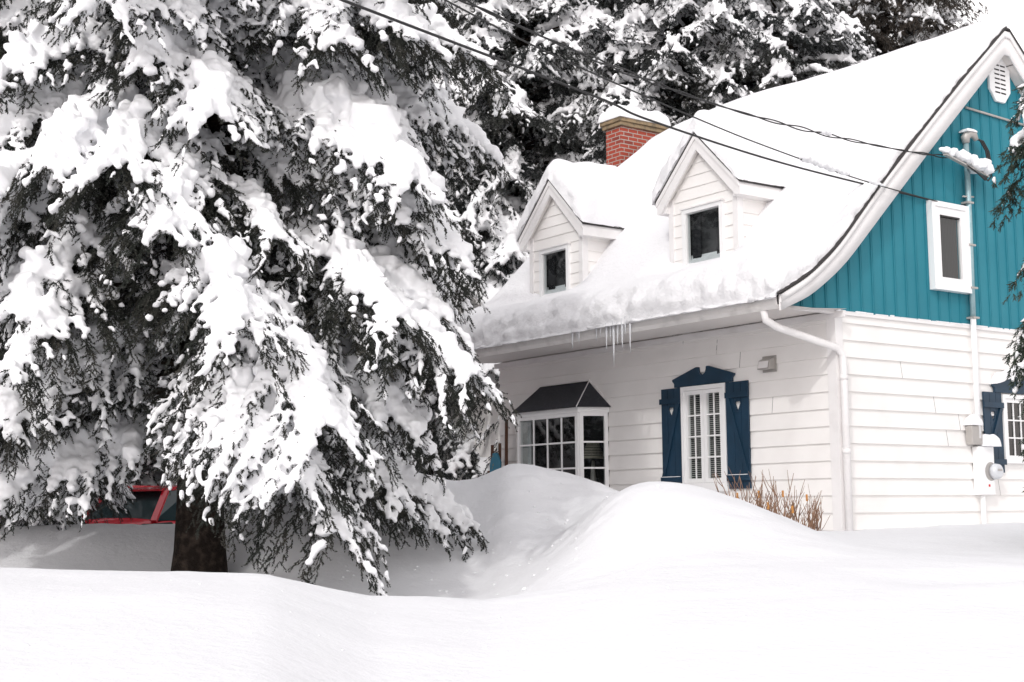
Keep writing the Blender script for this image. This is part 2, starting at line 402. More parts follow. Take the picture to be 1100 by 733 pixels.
# downspout
def boxtube(mb, pts, w, d, up):
    for a, b_ in zip(pts[:-1], pts[1:]): mb.bar(a, b_, w, d, up)
ds = MB(); P0 = [(-.08, -1.08, 2.46), (-.08, -1.06, 2.36), (-.04, -.92, 2.28), (.065, -.06, 2.09), (.075, .02, 2.02), (.078, .03, 1.9), (.078, .03, -.6)]
ds.tube(P0, .044, 10); dso = ds.build('downspout', trim_m, house)
for z_ in (1.78, .93):
    cl = MB(); cl.tube([(.078, .03, z_), (.078, .03, z_-.06)], .049, 10); cl.build('coupling', trim_m, dso)
# icicles
for x, L, r in ((-2.5, .2, .01), (-2.3, .34, .012), (-2.22, .22, .01), (-2.16, .52, .014), (-2.08, .3, .012), (-1.99, .34, .014), (-1.93, .17, .01), (-1.84, .4, .011), (-3.0, .26, .011), (-2.9, .13, .009), (-2.86, .2, .009), (-2.42, .16, .009)):
    x -= .42; L *= 1.1; r *= 1.4; m_ = MB(); m_.tube([(x, -1.18, 2.66), (x+.004, -1.19, 2.62-L*.35), (x-.003, -1.187, 2.62-L*.7), (x, -1.188, 2.62-L)], [r*1.3, r*.85, r*.5, .001], 7); m_.build('icicle', ice_m, gut)

# roof snow ------------------------------------------------------
DX = (-2.1, -5.23)
def roof_snow():
    YE = -1.20
    a = np.concatenate([np.array([0, .004, .012, .028, .05, .08, .12, .17, .23, .3]), np.linspace(.36, 4.49, 80)])
    ys = np.concatenate([YE+a, np.linspace(3.4, 7.7, 24)])
    e = np.array([0, .004, .012, .028, .05, .08, .12, .17, .23, .3]); x0, x1 = XL-.03, OV-.01
    xs = np.concatenate([x0+e, np.linspace(x0+.36, x1-.36, 120), x1-e[::-1]])
    X, Y = np.meshgrid(xs, ys); d = np.minimum(X-x0, x1-X); ky = np.clip((Y-YE)/.26, 0, 1); kx = np.clip(d/.30, 0, 1)
    T = np.interp(Y, [-1.2, -.7, -.2, .6, 2, 3.3, 5], [.41, .38, .25, .24, .25, .17, .3])
    T = T*(.985+.16*fbm(X*.8, Y*.8, 2, 3)+.05*fbm(X*3, Y*3, 12, 2))
    for dxc in DX:
        # wind scoop at the dormer front and a drift beside it
        T = T*(1-.85*np.exp(-.5*(((X-dxc)/.62)**4+((Y+.02)/.30)**2)))
        T = T + .10*np.exp(-.5*(((X-dxc-1.3)/.3)**2+((Y-.9)/.5)**2))
    # hollow toward the left end of the ridge
    T = T + .08*np.exp(-.5*(((X+4.6)/.9)**2+((Y-3.2)/.4)**2))
    T = T*np.sqrt(np.clip(1-(1-ky)**2.4, 0, 1))*np.power(np.clip(1-(1-kx)**2.2, 0, 1), .5)
    T = T*(1-.5*np.exp(-.5*(((X-XL)/.35)**2+((Y-3.3)/.6)**2)))
    zt = RP(Y)+.004+T; zb = RP(Y)+.002-.05*np.exp(-((Y-YE)/.07)**2)
    # ridge rounded
    edge = np.exp(-((Y-YE)/.22)**2)
    n1 = fbm(X*6, Y*9+zt*11, 41, 3)
    Y2 = Y + edge*(-.02+.10*n1)*(T > .01); zt2 = zt + edge*.04*fbm(X*9, Y*14, 44, 2)
    ex = np.exp(-((x1-X)/.2)**2); X2 = X + ex*.05*fbm(Y*7, zt*9, 47, 3)
    return grid_solid(X2, Y2, zt2, zb, 'snow_cover', snowr_m, roof)
roof_snow()

# generic window helpers ------------------------------------------
def win_front(parent, x0, x1, z0, z1, yf, cols=1, rows=1, leaves=1, fw=.045, trim=.055, muntin=.018, depth=.55, sill=True, frame_mat=None):
    """window in a wall facing -y; yf = outer face of wall"""
    fm = frame_mat or vinyl_m; f = MB()
    f.box(x0-trim, x0, yf-.045, yf+.05, z0-trim, z1+trim); f.box(x1, x1+trim, yf-.045, yf+.05, z0-trim, z1+trim)
    f.box(x0, x1, yf-.045, yf+.05, z1, z1+trim); f.box(x0, x1, yf-.055, yf+.05, z0-trim, z0)
    fo = f.build('frame', fm, parent); lw = (x1-x0)/leaves
    s = MB(); mm = MB()
    for k in range(leaves):
        a = x0+k*lw+.003; b_ = x0+(k+1)*lw-.003
        s.box(a, a+fw, yf-.03, yf+.02, z0+.003, z1-.003); s.box(b_-fw, b_, yf-.03, yf+.02, z0+.003, z1-.003)
        s.box(a+fw, b_-fw, yf-.028, yf+.02, z0+.003, z0+fw); s.box(a+fw, b_-fw, yf-.028, yf+.02, z1-fw, z1-.003)
        ia, ib, ja, jb = a+fw, b_-fw, z0+fw, z1-fw
        for c in range(1, cols): xx = ia+(ib-ia)*c/cols; mm.box(xx-muntin/2, xx+muntin/2, yf-.016, yf-.003, ja, jb)
        for c in range(1, rows): zz = ja+(jb-ja)*c/rows; mm.box(ia, ib, yf-.018, yf-.004, zz-muntin/2, zz+muntin/2)
    s.build('sash', fm, parent)
    if cols > 1 or rows > 1: mm.build('muntins', fm, parent)
    p = MB(); p.poly([(x0+.01, yf+.0, z0+.01), (x1-.01, yf+.0, z0+.01), (x1-.01, yf+.0, z1-.01), (x0+.01, yf+.0, z1-.01)]); p.build('pane', glass_m, parent)
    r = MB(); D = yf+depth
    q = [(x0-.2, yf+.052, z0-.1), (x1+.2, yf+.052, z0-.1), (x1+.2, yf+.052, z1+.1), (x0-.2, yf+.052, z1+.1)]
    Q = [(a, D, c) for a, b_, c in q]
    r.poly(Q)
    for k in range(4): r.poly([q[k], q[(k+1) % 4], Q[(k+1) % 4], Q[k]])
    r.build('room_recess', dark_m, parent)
fw_ = empty('front_window', (-2.18, 0, .5), house)
win_front(fw_, FWIN[0]+.055, FWIN[1]-.055, FWIN[2]+.055, FWIN[3]-.055, -.02, cols=2, rows=4, leaves=2, fw=.055)
bl = MB()
for z in np.arange(.64, 1.76, .026): bl.hexa([(-2.5, .012, z), (-1.86, .012, z), (-1.86, .03, z+.008), (-2.5, .03, z+.008), (-2.5, .013, z+.003), (-1.86, .013, z+.003), (-1.86, .031, z+.011), (-2.5, .031, z+.011)])
bl.build('window_blind', blind_m, fw_)
sl = MB(); sl.box(-2.62, -1.75, -.075, -.02, .475, .53); sl.build('sill', vinyl_m, fw_)
def arch_pts(hx, hz, r, n):
    return [(hx+r*math.cos(t), hz+r*math.sin(t)) for t in np.linspace(-math.pi, 0, n)]
# pediment : shallow gable board with a round bite at its middle
def pediment(parent, place, c, z0, hw, h, side=None):
    """place(c,z,out)"""
    pts = [(-hw, 0), (-hw, .05), (-hw-.035, .085), (-hw-.035, .105), (-.115, .105+h), (-.085, .105+h)]
    pts += [(.075*math.cos(t), .105+h-.005+.1*math.sin(t)) for t in np.linspace(-math.pi, 0, 9)]
    pts += [(.085, .105+h), (.115, .105+h), (hw+.035, .105), (hw+.035, .085), (hw, .05), (hw, 0)]
    m_ = MB(); n = len(pts)
    P1 = [place(c+a, z0+b_, .026) for a, b_ in pts]; P2 = [place(c+a, z0+b_, .062) for a, b_ in pts]
    half = n//2
    m_.prism(P1, np.array(P2[0])-np.array(P1[0])); return m_.build('pediment', navy_m, parent)
def shutter(parent, place, c0, c1, z0, z1, inner):
    """board-and-batten shutter with Z brace and heart cut-out; inner=+1 when the brace foot is on the c1 side"""
    s = MB(); nb = 3; w_ = (c1-c0)/nb
    def bx(a, b_, z_0, z_1, o0, o1):
        p = [place(a, z_0, o0), place(b_, z_0, o0), place(b_, z_1, o0), place(a, z_1, o0), place(a, z_0, o1), place(b_, z_0, o1), place(b_, z_1, o1), place(a, z_1, o1)]
        s.hexa(p)
    hz = z1-.30; hc = (c0+c1)/2
    for k in range(nb):
        a, b_ = c0+k*w_+.003, c0+(k+1)*w_-.003
        if k == 1:
            bx(a, b_, z0, hz-.0755, .03, .052); bx(a, b_, hz+.0705, z1, .03, .052)
            # heart / tulip opening
            out = [(a, hz-.055), (a, hz+.055), (b_, hz+.055), (b_, hz-.055)]
            mid = (a+b_)/2
            for sg in (-1, 1):
                ed = a if sg < 0 else b_
                pts = [(ed, hz-.075), (mid, hz-.075), (mid+sg*.026, hz-.02), (mid+sg*.05, hz+.025), (mid+sg*.04, hz+.058), (mid+sg*.012, hz+.05), (mid, hz+.07), (ed, hz+.07)]
                p1 = [place(q[0], q[1], .03) for q in pts]; p2 = place(pts[0][0], pts[0][1], .052)
                s.prism(p1, np.array(p2)-np.array(p1[0]))
        else: bx(a, b_, z0, z1, .03, .052)
    bx(c0-.012, c1+.012, z1-.20, z1-.13, .053, .078); bx(c0-.012, c1+.012, z0+.10, z0+.17, .053, .078)
    a0, a1 = (c0+.03, c1-.03) if inner > 0 else (c1-.03, c0+.03)
    q0 = np.array(place(a0, z0+.17, .063)); q1 = np.array(place(a1, z1-.20, .063)); nrm = np.array(place(0, 0, 1))-np.array(place(0, 0, 0))
    s.bar(q0, q1, .05, .018, nrm)
    o = s.build('shutter', navy_m, parent); return o
FP = lambda c, z, o: (c, -o, z)
SP = lambda c, z, o: (o, c, z)
pediment(house, FP, -2.18, 1.835, .53, .13)
for a_ in (-2.66, -1.775):
    w = MB(); w.box(a_, a_+.05, -.05, -.026, .6, 1.834); w.build('casing', navy_m, house)
s1 = shutter(house, FP, -2.98, -2.605, .50, 1.83, 1); s2 = shutter(house, FP, -1.755, -1.38, .50, 1.83, -1)
for s_, a in ((s1, -2.97), (s2, -1.745)):
    q = MB(); q.box(a+.01, a+.34, -.077, -.056, .6705, .678); q.build('brace_snow', snow_m, s_)
# exhaust hood
v = MB(); v.prism([(-1.12, -.026, 2.08), (-1.12, -.12, 2.04), (-1.12, -.15, 1.93), (-1.12, -.026, 1.93)], (.19, 0, 0)); v.box(-1.14, -.91, -.034, -.024, 1.9, 2.1)
v.build('exhaust_hood', gmetal_m, house, bevel=.004)
w = MB(); w.prism([(-1.105, -.151, 1.945), (-.945, -.151, 1.945), (-.945, -.127, 2.03), (-1.105, -.127, 2.03)], (0, -.003, 0)); w.build('hood_flap', trim_m, house)

# bay window ---------------------------------------------------------
bay = empty('bay_window', (-5.03, 0, 0), house)
A = [(-5.93, -.026), (-5.72, -.40), (-4.30, -.40), (-4.13, -.026)]; zb, zt = .05, 1.60
def panel(p, q, cols, rows, nm):
    p = np.array(p); q = np.array(q); L = np.linalg.norm(q-p); t = (q-p)/L; n = np.array([t[1], -t[0]])
    def pl(c, z, o): r = p+t*c+n*o; return (r[0], r[1], z)
    def bx(mb, a, b_, z0, z1, o0, o1): mb.hexa([pl(a, z0, o0), pl(b_, z0, o0), pl(b_, z1, o0), pl(a, z1, o0), pl(a, z0, o1), pl(b_, z0, o1), pl(b_, z1, o1), pl(a, z1, o1)])
    f = MB(); bx(f, .002, .055, zb, zt, -.03, .03); bx(f, L-.055, L-.002, zb, zt, -.03, .03); bx(f, .055, L-.055, zb, zb+.06, -.03, .028); bx(f, .055, L-.055, zt-.05, zt, -.03, .028)
    f.build('frame', vinyl_m, bay); m_ = MB()
    for c in range(1, cols): x = .055+(L-.11)*c/cols; bx(m_, x-.012, x+.012, zb+.06, zt-.05, .002, .018)
    for c in range(1, rows): z = zb+.06+(zt-zb-.11)*c/rows; bx(m_, .055, L-.055, z-.012, z+.012, .004, .02)
    m_.build('muntins', vinyl_m, bay)
    g_ = MB(); g_.poly([pl(.05, zb+.05, 0), pl(L-.05, zb+.05, 0), pl(L-.05, zt-.04, 0), pl(.05, zt-.04, 0)]); g_.build('pane', glass_m, bay)
    return pl, L
panel(A[0], A[1], 1, 4, 'l'); panel(A[1], A[2], 4, 4, 'm'); plr, Lr = panel(A[2], A[3], 1, 4, 'r')
# slatted blind in the right hand panel
b2 = MB()
for z in np.arange(1.0, 1.56, .022):
    b2.hexa([plr(.06, z, -.05), plr(Lr-.06, z, -.05), plr(Lr-.06, z+.008, -.06), plr(.06, z+.008, -.06), plr(.06, z+.002, -.05), plr(Lr-.06, z+.002, -.05), plr(Lr-.06, z+.01, -.06), plr(.06, z+.01, -.06)])
b2.build('window_blind', curtain_m, bay)
base = MB(); base.prism([(x, y, -.6) for x, y in A], (0, 0, .6+zb-.001)); base.build('apron', siding_m, bay)
hd = MB(); A2 = [(-5.97, -.026), (-5.745, -.44), (-4.275, -.44), (-4.09, -.026)]; hd.prism([(x, y, zt+.001) for x, y in A2], (0, 0, .07)); hd.build('head_board', vinyl_m, bay)
br = MB(); zr = 1.672; A3 = [(-6.04, -.02), (-5.79, -.49), (-4.24, -.49), (-4.03, -.02)]; T1, T2 = (-5.68, -.03, 2.07), (-4.52, -.03, 2.07)
c3 = [(x, y, zr) for x, y in A3]
br.poly([c3[1], c3[2], T2, T1]); br.poly([c3[0], c3[1], T1]); br.poly([c3[2], c3[3], T2]); br.poly(c3)
bro = br.build('bay_roof', shingle_m, bay)
e_ = MB(); e_.bar(c3[3], (T2[0], T2[1], T2[2]+.012), .03, .02); e_.bar((T1[0]-.02, -.03, 2.085), (T2[0]+.02, -.03, 2.085), .03, .02)
e_.bar(c3[2], T2, .012, .01); e_.build('flashing', trim_m, bro)
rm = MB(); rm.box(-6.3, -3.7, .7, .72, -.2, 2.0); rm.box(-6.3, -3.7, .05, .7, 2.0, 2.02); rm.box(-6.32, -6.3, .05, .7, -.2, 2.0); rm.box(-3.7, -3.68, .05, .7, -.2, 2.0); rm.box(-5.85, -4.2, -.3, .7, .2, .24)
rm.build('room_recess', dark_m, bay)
lamp = empty('table_lamp', (-4.62, .1, .24))
tag(lamp, 'beige table lamp behind the right pane of the bay window', 'lamp')
m_ = MB(); m_.tube([(-4.62, .1, .98), (-4.62, .1, 1.22)], [.17, .08], 16); m_.build('lamp_shade', shade_m, lamp)
m_ = MB(); m_.tube([(-4.62, .1, .245), (-4.62, .1, .3), (-4.62, .1, .6), (-4.62, .1, .95)], [.08, .07, .05, .02], 12); m_.build('lamp_base', gmetal_m, lamp)

# dormers -------------------------------------------------------------
def dormer(xc, seed, wx0, wx1, wz1, lab):
    d = empty('dormer', (xc, 0, 3.4), house); d['label'] = lab
    hf, yf = .61, -.03; ze, zp = 4.36, 5.13
    f = MB(); zc = zp-.16-.02
    hole = (wx0-.02, wx1+.02, 3.2, wz1+.03)
    # front face clapboards clipped to the gable
    rows = np.arange(3.2, zc, .155)
    def halfw(z): return hf if z < zc-hf else max(0, zc-z)
    for z0 in rows:
        z1 = min(z0+.155, zc); a0, a1 = halfw(z0), halfw(z1)
        cuts = [z0, z1]
        if z0 < hole[3] < z1: cuts = [z0, hole[3], z1]
        if z0 < zc-hf < z1: cuts = sorted(set(cuts+[zc-hf]))
        for p, q in zip(cuts[:-1], cuts[1:]):
            o0, o1 = .02-.014*(p-z0)/.155, .02-.014*(q-z0)/.155
            if q <= hole[3]+1e-6: sg = [(-halfw(p), hole[0]-xc, -halfw(q), hole[0]-xc), (hole[1]-xc, halfw(p), hole[1]-xc, halfw(q))]
            else: sg = [(-halfw(p), halfw(p), -halfw(q), halfw(q))]
            for s0, s1, t0, t1 in sg: f.poly([(xc+s0, yf-o0, p), (xc+s1, yf-o0, p), (xc+t1, yf-o1, q), (xc+t0, yf-o1, q)])
            if p == z0:
                for s0, s1, t0, t1 in sg: f.poly([(xc+s0, yf, p), (xc+s1, yf, p), (xc+s1, yf-o0, p), (xc+s0, yf-o0, p)])
    for sg in (-1, 1):
        for z0 in np.arange(3.2, ze+.1, .155):
            ya = yf; f.poly([(xc+sg*(hf+.018), ya, z0), (xc+sg*(hf+.018), 1.5, z0), (xc+sg*(hf+.004), 1.5, z0+.155), (xc+sg*(hf+.004), ya, z0+.155)])
            f.poly([(xc+sg*(hf), ya, z0), (xc+sg*(hf), 1.5, z0), (xc+sg*(hf+.018), 1.5, z0), (xc+sg*(hf+.018), ya, z0)])
    f.build('wall', siding_m, d)
    c = MB()
    for sg in (-1, 1):
        a, b_ = sorted((xc+sg*(hf-.055), xc+sg*(hf+.03))); c.box(a, b_, yf-.032, yf-.0, 3.2, ze-.02)
        a, b_ = sorted((xc+sg*(hf+.0), xc+sg*(hf+.031))); c.box(a, b_, yf+.001, yf+.07, 3.2, ze-.02)
    c.build('corner_post', trim_m, d)
    # roof
    r = MB(); yb0, yb1 = 1.75, .95; he = .79
    for sg in (-1, 1):
        top = [(xc, -.17, zp), (xc, yb0+.3, zp), (xc+sg*he, yb1+.3, zp-he), (xc+sg*he, -.17, zp-he)]
        r.prism(top, (0, 0, -.03))
    ro = r.build('roof', edge_m, d)
    b = MB()
    for sg in (-1, 1):   # bargeboards: upper face and inner moulding
        b.prism([(xc, -.15, zp-.035), (xc+sg*.77, -.15, zp-.77-.035), (xc+sg*.77, -.15, zp-.77-.2), (xc+sg*.70, -.15, zp-.77-.2), (xc, -.15, zp-.24)], (0, .03, 0))
        b.prism([(xc+sg*.0, -.17, zp-.034), (xc+sg*.775, -.17, zp-.775-.034), (xc+sg*.775, -.17, zp-.775-.1), (xc, -.17, zp-.1)], (0, .018, 0))
        # boxed eave returning along the side
        a, b_ = sorted((xc+sg*.62, xc+sg*.77)); b.box(a, b_, -.119, 1.3, ze-.2, ze-.035-.0)
    b.build('bargeboard', trim_m, d)
    s = MB()
    for sg in (-1, 1): s.prism([(xc, -.119, zp-.205), (xc+sg*.60, -.119, zp-.805), (xc+sg*.60, yf-.022, zp-.805), (xc, yf-.022, zp-.205)], (0, 0, -.004))
    s.build('soffit', soffit_m, d)
    win_front(d, wx0, wx1, 3.25, wz1, yf-.012, fw=.008, trim=.06, depth=.11)
    cu = MB()
    for x in np.linspace(wx0+.03, wx0+.16, 6): cu.tube([(x, yf+.065, 3.25), (x, yf+.065, wz1)], .012, 6)
    for x in np.linspace(wx1-.16, wx1-.03, 6): cu.tube([(x, yf+.065, 3.25), (x, yf+.065, wz1)], .012, 6)
    cu.build('curtain', curtain_m, d)
    h = MB(); h.box(wx0-.08, wx1+.08, yf-.075, yf-.02, wz1+.056, wz1+.075); h.build('window_head', trim_m, d)
    # snow on dormer roof
    e = np.array([0, .004, .014, .03, .055, .09, .13, .19]); x0, x1 = xc-.83, xc+.80
    xs = np.concatenate([x0+e, np.linspace(x0+.24, x1-.24, 44), x1-e[::-1]]); ys = np.concatenate([-.19+e, np.linspace(.06, 2.6, 44)])
    X, Y = np.meshgrid(xs, ys); ky = np.clip((Y+.19)/.2, 0, 1); kx = np.clip(np.minimum(X-x0, x1-X)/.17, 0, 1)
    rr = np.sqrt((X-xc)**2+.012)-.11
    T = .285*(1+.35*fbm(X*1.6, Y*1.6, seed, 3))+.05*np.exp(-((Y-.6)/.7)**2)
    k = np.sqrt(np.clip(1-(1-ky)**2.2, 0, 1))*np.sqrt(np.clip(1-(1-kx)**2.2, 0, 1))
    zb_ = zp-np.abs(X-xc)*1.0+.004; zt_ = zb_+(T + (rr*-1+np.abs(X-xc))*1.0)*k
    zt_ = np.maximum(zt_, zb_+.001)
    fy = np.exp(-((Y+.19)/.15)**2); Y2 = Y+fy*.06*fbm(X*7, zt_*7, seed+3, 3)*(k > .1)
    ex = np.exp(-(np.minimum(X-x0, x1-X)/.12)**2); X2 = X+ex*.05*fbm(Y*6, zt_*7, seed+4, 3)
    grid_solid(X2, Y2, zt_, zb_, 'snow_cover', snowr_m, d)
dormer(DX[0], 60, -2.405, -1.77, 4.10, 'dormer nearer the teal gable, snow heaped on its roof')
dormer(DX[1], 70, -5.54, -4.95, 4.05, 'dormer nearer the big spruce, beside the brick chimney')

# chimney ---------------------------------------------------------------
ch = empty('chimney', (-7.1, 3.3, 6), house)
cx0, cx1, cy0, cy1 = -7.55, -7.15, 2.88, 3.85
m_ = MB(); m_.box(cx0, cx1, cy0, cy1, -.6, 6.86); m_.build('brick_stack', brick_m, ch)
m_ = MB(); m_.box(cx0-.05, cx1+.05, cy0-.05, cy1+.05, 6.862, 6.93); m_.box(cx0-.08, cx1+.08, cy0-.08, cy1+.08, 6.931, 7.0); m_.build('cap', cap_m, ch, bevel=.01)
pillow('cap_snow', cx0-.1, cx1+.1, cy0-.1, cy1+.12, 7.0, .24, ch, r=.13, seed=4)

# gable louvre vent, gable windows ---------------------------------------
gv = empty('louvre_vent', (.03, 3.36, 5.86), house)
def octo(r1, r2, z): return [(r1*.42, r2), (r1, r2*.5), (r1, -r2*.5), (r1*.42, -r2), (-r1*.42, -r2), (-r1, -r2*.5), (-r1, r2*.5), (-r1*.42, r2)]
m_ = MB(); m_.prism([(.03, 3.34+a, 5.88+b_) for a, b_ in octo(.225, .31, 0)], (.04, 0, 0)); m_.build('vent_plate', vinyl_m, gv, bevel=.008)
m_ = MB()
for k in range(-3, 4):
    z = 5.88+k*.062; hw = .115
    for s0, s1 in ((-hw, -.012), (.012, hw)):
        m_.box(.0705, .0725, 3.34+s0, 3.34+s1, z-.009, z+.009)
m_.build('louvre_slots', edge_m, gv)
m_ = MB()
for k in range(-3, 4):
    z = 5.88+k*.062; m_.hexa([(.0705, 3.225, z+.010), (.0705, 3.455, z+.010), (.085, 3.455, z+.006), (.085, 3.225, z+.006), (.0705, 3.225, z+.022), (.0705, 3.455, z+.022), (.085, 3.455, z+.016), (.085, 3.225, z+.016)])
m_.build('louvres', vinyl_m, gv)
def win_side(parent, y0, y1, z0, z1, xf, cols=1, rows=1, fw=.05, trim=.06, depth=.5):
    f = MB(); f.box(xf-.05, xf+.045, y0-trim, y0, z0-trim, z1+trim); f.box(xf-.05, xf+.045, y1, y1+trim, z0-trim, z1+trim)
    f.box(xf-.05, xf+.045, y0, y1, z1, z1+trim); f.box(xf-.05, xf+.055, y0, y1, z0-trim, z0); f.build('frame', vinyl_m, parent)
    s = MB(); s.box(xf-.02, xf+.03, y0+.002, y0+fw, z0+.002, z1-.002); s.box(xf-.02, xf+.03, y1-fw, y1-.002, z0+.002, z1-.002)
    s.box(xf-.02, xf+.028, y0+fw, y1-fw, z0+.002, z0+fw); s.box(xf-.02, xf+.028, y0+fw, y1-fw, z1-fw, z1-.002); s.build('sash', vinyl_m, parent)
    if cols*rows > 1:
        m_ = MB()
        for c in range(1, cols): y = y0+fw+(y1-y0-2*fw)*c/cols; m_.box(xf+.003, xf+.016, y-.009, y+.009, z0+fw, z1-fw)
        for c in range(1, rows): z = z0+fw+(z1-z0-2*fw)*c/rows; m_.box(xf+.004, xf+.018, y0+fw, y1-fw, z-.009, z+.009)
        m_.build('muntins', vinyl_m, parent)
    p = MB(); p.poly([(xf, y0+.01, z0+.01), (xf, y1-.01, z0+.01), (xf, y1-.01, z1-.01), (xf, y0+.01, z1-.01)]); p.build('pane', glass_m, parent)
    return
gw = empty('gable_window', (0, 2.1, 3.0), house)
# box stands proud of the teal boards: closed dark recess behind the pane
win_side(gw, 1.79, 2.40, 2.99, 3.98, .075, fw=.10, trim=.065)
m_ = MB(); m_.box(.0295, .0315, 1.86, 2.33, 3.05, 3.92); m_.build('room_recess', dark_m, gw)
m_ = MB()
for y in np.linspace(1.95, 2.26, 11): m_.tube([(.048, y, 3.06), (.048, y+.005, 3.9)], .012, 6)
m_.build('curtain', curtain_m, gw)
m_ = MB(); m_.box(.06, .1, 1.9, 2.29, 3.86, 3.875); m_.build('inner_lip', edge_m, gw)
sw = empty('side_window', (0, 3.46, .8), house)
win_side(sw, GWIN[0]+.05, GWIN[1]-.05, GWIN[2]+.05, GWIN[3]-.05, .02, cols=4, rows=3, fw=.05, trim=.05)
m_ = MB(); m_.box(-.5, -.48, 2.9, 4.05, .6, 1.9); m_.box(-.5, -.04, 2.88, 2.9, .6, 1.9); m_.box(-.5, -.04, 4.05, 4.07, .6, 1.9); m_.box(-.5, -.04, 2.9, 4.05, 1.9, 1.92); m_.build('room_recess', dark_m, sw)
shutter(house, SP, 2.67, 3.045, .68, 1.70, 1); shutter(house, SP, 3.875, 4.25, .68, 1.70, -1)
pediment(house, SP, 3.46, 1.70, .55, .13)
pillow('pediment_snow', .028, .13, 2.88, 3.42, lambda X, Y: 1.81+(Y-2.9)*.26, .13, house, r=.05, seed=9)
pillow('pediment_snow', .028, .12, 3.5, 4.02, lambda X, Y: 1.94-(Y-3.5)*.26, .11, house, r=.05, seed=10)

# service mast, meter ----------------------------------------------------
mast = empty('service_mast', (.1, 2.5, 2), house)
m_ = MB(); m_.tube([(.1, 2.47, 2.62), (.1, 2.49, 3.7), (.1, 2.50, 4.90)], .034, 12); m_.build('mast_pipe', metal_m, mast)
m_ = MB(); m_.tube([(.1, 2.46, 1.1), (.1, 2.47, 2.1), (.1, 2.47, 2.62)], .036, 12); m_.build('conduit', vinyl_m, mast)
for z in (3.55, 3.0, 4.1, 2.62):
    m_ = MB(); m_.box(.031, .14, 2.43, 2.55, z-.012, z+.012); m_.build('pipe_clamp', gmetal_m, mast)
m_ = MB(); m_.tube([(.1, 2.50, 4.88), (.1, 2.49, 4.95), (.12, 2.53, 5.01), (.14, 2.61, 5.0), (.15, 2.65, 4.93)], [.045, .06, .062, .052, .03], 12); m_.build('weatherhead', gmetal_m, mast)
pillow('head_snow', .04, .19, 2.44, 2.62, 5.02, .045, mast, r=.07, seed=14)
for k, (dy, dz) in enumerate(((0, 0), (.035, .03), (.065, 0))):
    m_ = MB(); m_.tube([(.15, 2.61+dy*.5, 4.95), (.17, 2.70+dy, 4.93), (.19, 2.78+dy, 4.80), (.2, 2.80+dy, 4.62), (.22, 2.76+dy, 4.46+dz), (.27, 2.62+dy, 4.38+dz), (.29, 2.45, 4.44), (.3, 2.2, 4.52)], .011, 6)
    m_.build('drop_loop', cable_m, mast)
m_ = MB(); m_.bar((.12, 2.48, 4.55), (.30, 2.30, 4.55), .03, .03); m_.bar((.32, 1.76, 4.58), (.24, 2.72, 4.44), .05, .02); m_.build('bracket', gmetal_m, mast)
m_ = MB(); m_.tube([(.1, 2.38, 4.17), (.1, 2.6, 4.19)], .012, 6); m_.build('hook_rod', gmetal_m, mast)
mb_ = empty('meter_box', (.05, 2.62, .6), house)
m_ = MB(); m_.box(.027, .13, 2.30, 2.50, 1.02, 1.26); m_.build('junction_box', gmetal_m, mb_, bevel=.008)
m_ = MB(); m_.box(.027, .13, 2.42, 2.72, .40, 1.0); m_.build('meter_cabinet', vinyl_m, mb_, bevel=.008)
m_ = MB(); m_.tube([(.1305, 2.70, .69), (.16, 2.70, .69), (.205, 2.70, .69), (.22, 2.70, .69)], [.10, .10, .09, .07], 20); m_.build('electric_meter', clear_m, mb_)
m_ = MB(); m_.tube([(.10, 2.64, .69), (.1302, 2.64, .69)], .118, 20); m_.box(.2205, .223, 2.655, 2.745, .695, .72); m_.build('meter_ring', gmetal_m, mb_)
m_ = MB(); m_.box(.131, .134, 2.58, 2.61, .50, .53); m_.build('red_sticker', redlens_m, mb_)
m_ = MB(); m_.tube([(.08, 2.52, .39), (.08, 2.52, -.5)], .032, 10); m_.build('conduit', vinyl_m, mb_)
pillow('box_snow', .027, .15, 2.28, 2.51, 1.262, .13, mb_, r=.07, seed=15)
pillow('box_snow', .027, .19, 2.50, 2.80, 1.002, .15, mb_, r=.08, seed=16)
# ------------------------------------------------------------------ spruces
_bm = bmesh.new(); bmesh.ops.create_icosphere(_bm, subdivisions=1, radius=1)
ICO_V = np.array([v.co[:] for v in _bm.verts]); ICO_F = np.array([[v.index for v in f.verts] for f in _bm.faces]); _bm.free()
_g = (1+5**.5)/2; IC0_V = np.array([(-1, _g, 0), (1, _g, 0), (-1, -_g, 0), (1, -_g, 0), (0, -1, _g), (0, 1, _g), (0, -1, -_g), (0, 1, -_g), (_g, 0, -1), (_g, 0, 1), (-_g, 0, -1), (-_g, 0, 1)])/1.9021
IC0_F = np.array([(0, 11, 5), (0, 5, 1), (0, 1, 7), (0, 7, 10), (0, 10, 11), (1, 5, 9), (5, 11, 4), (11, 10, 2), (10, 7, 6), (7, 1, 8), (3, 9, 4), (3, 4, 2), (3, 2, 6), (3, 6, 8), (3, 8, 9), (4, 9, 5), (2, 4, 11), (6, 2, 10), (8, 6, 7), (9, 8, 1)])
def norm(a): return a/(np.linalg.norm(a, axis=-1, keepdims=True)+1e-9)
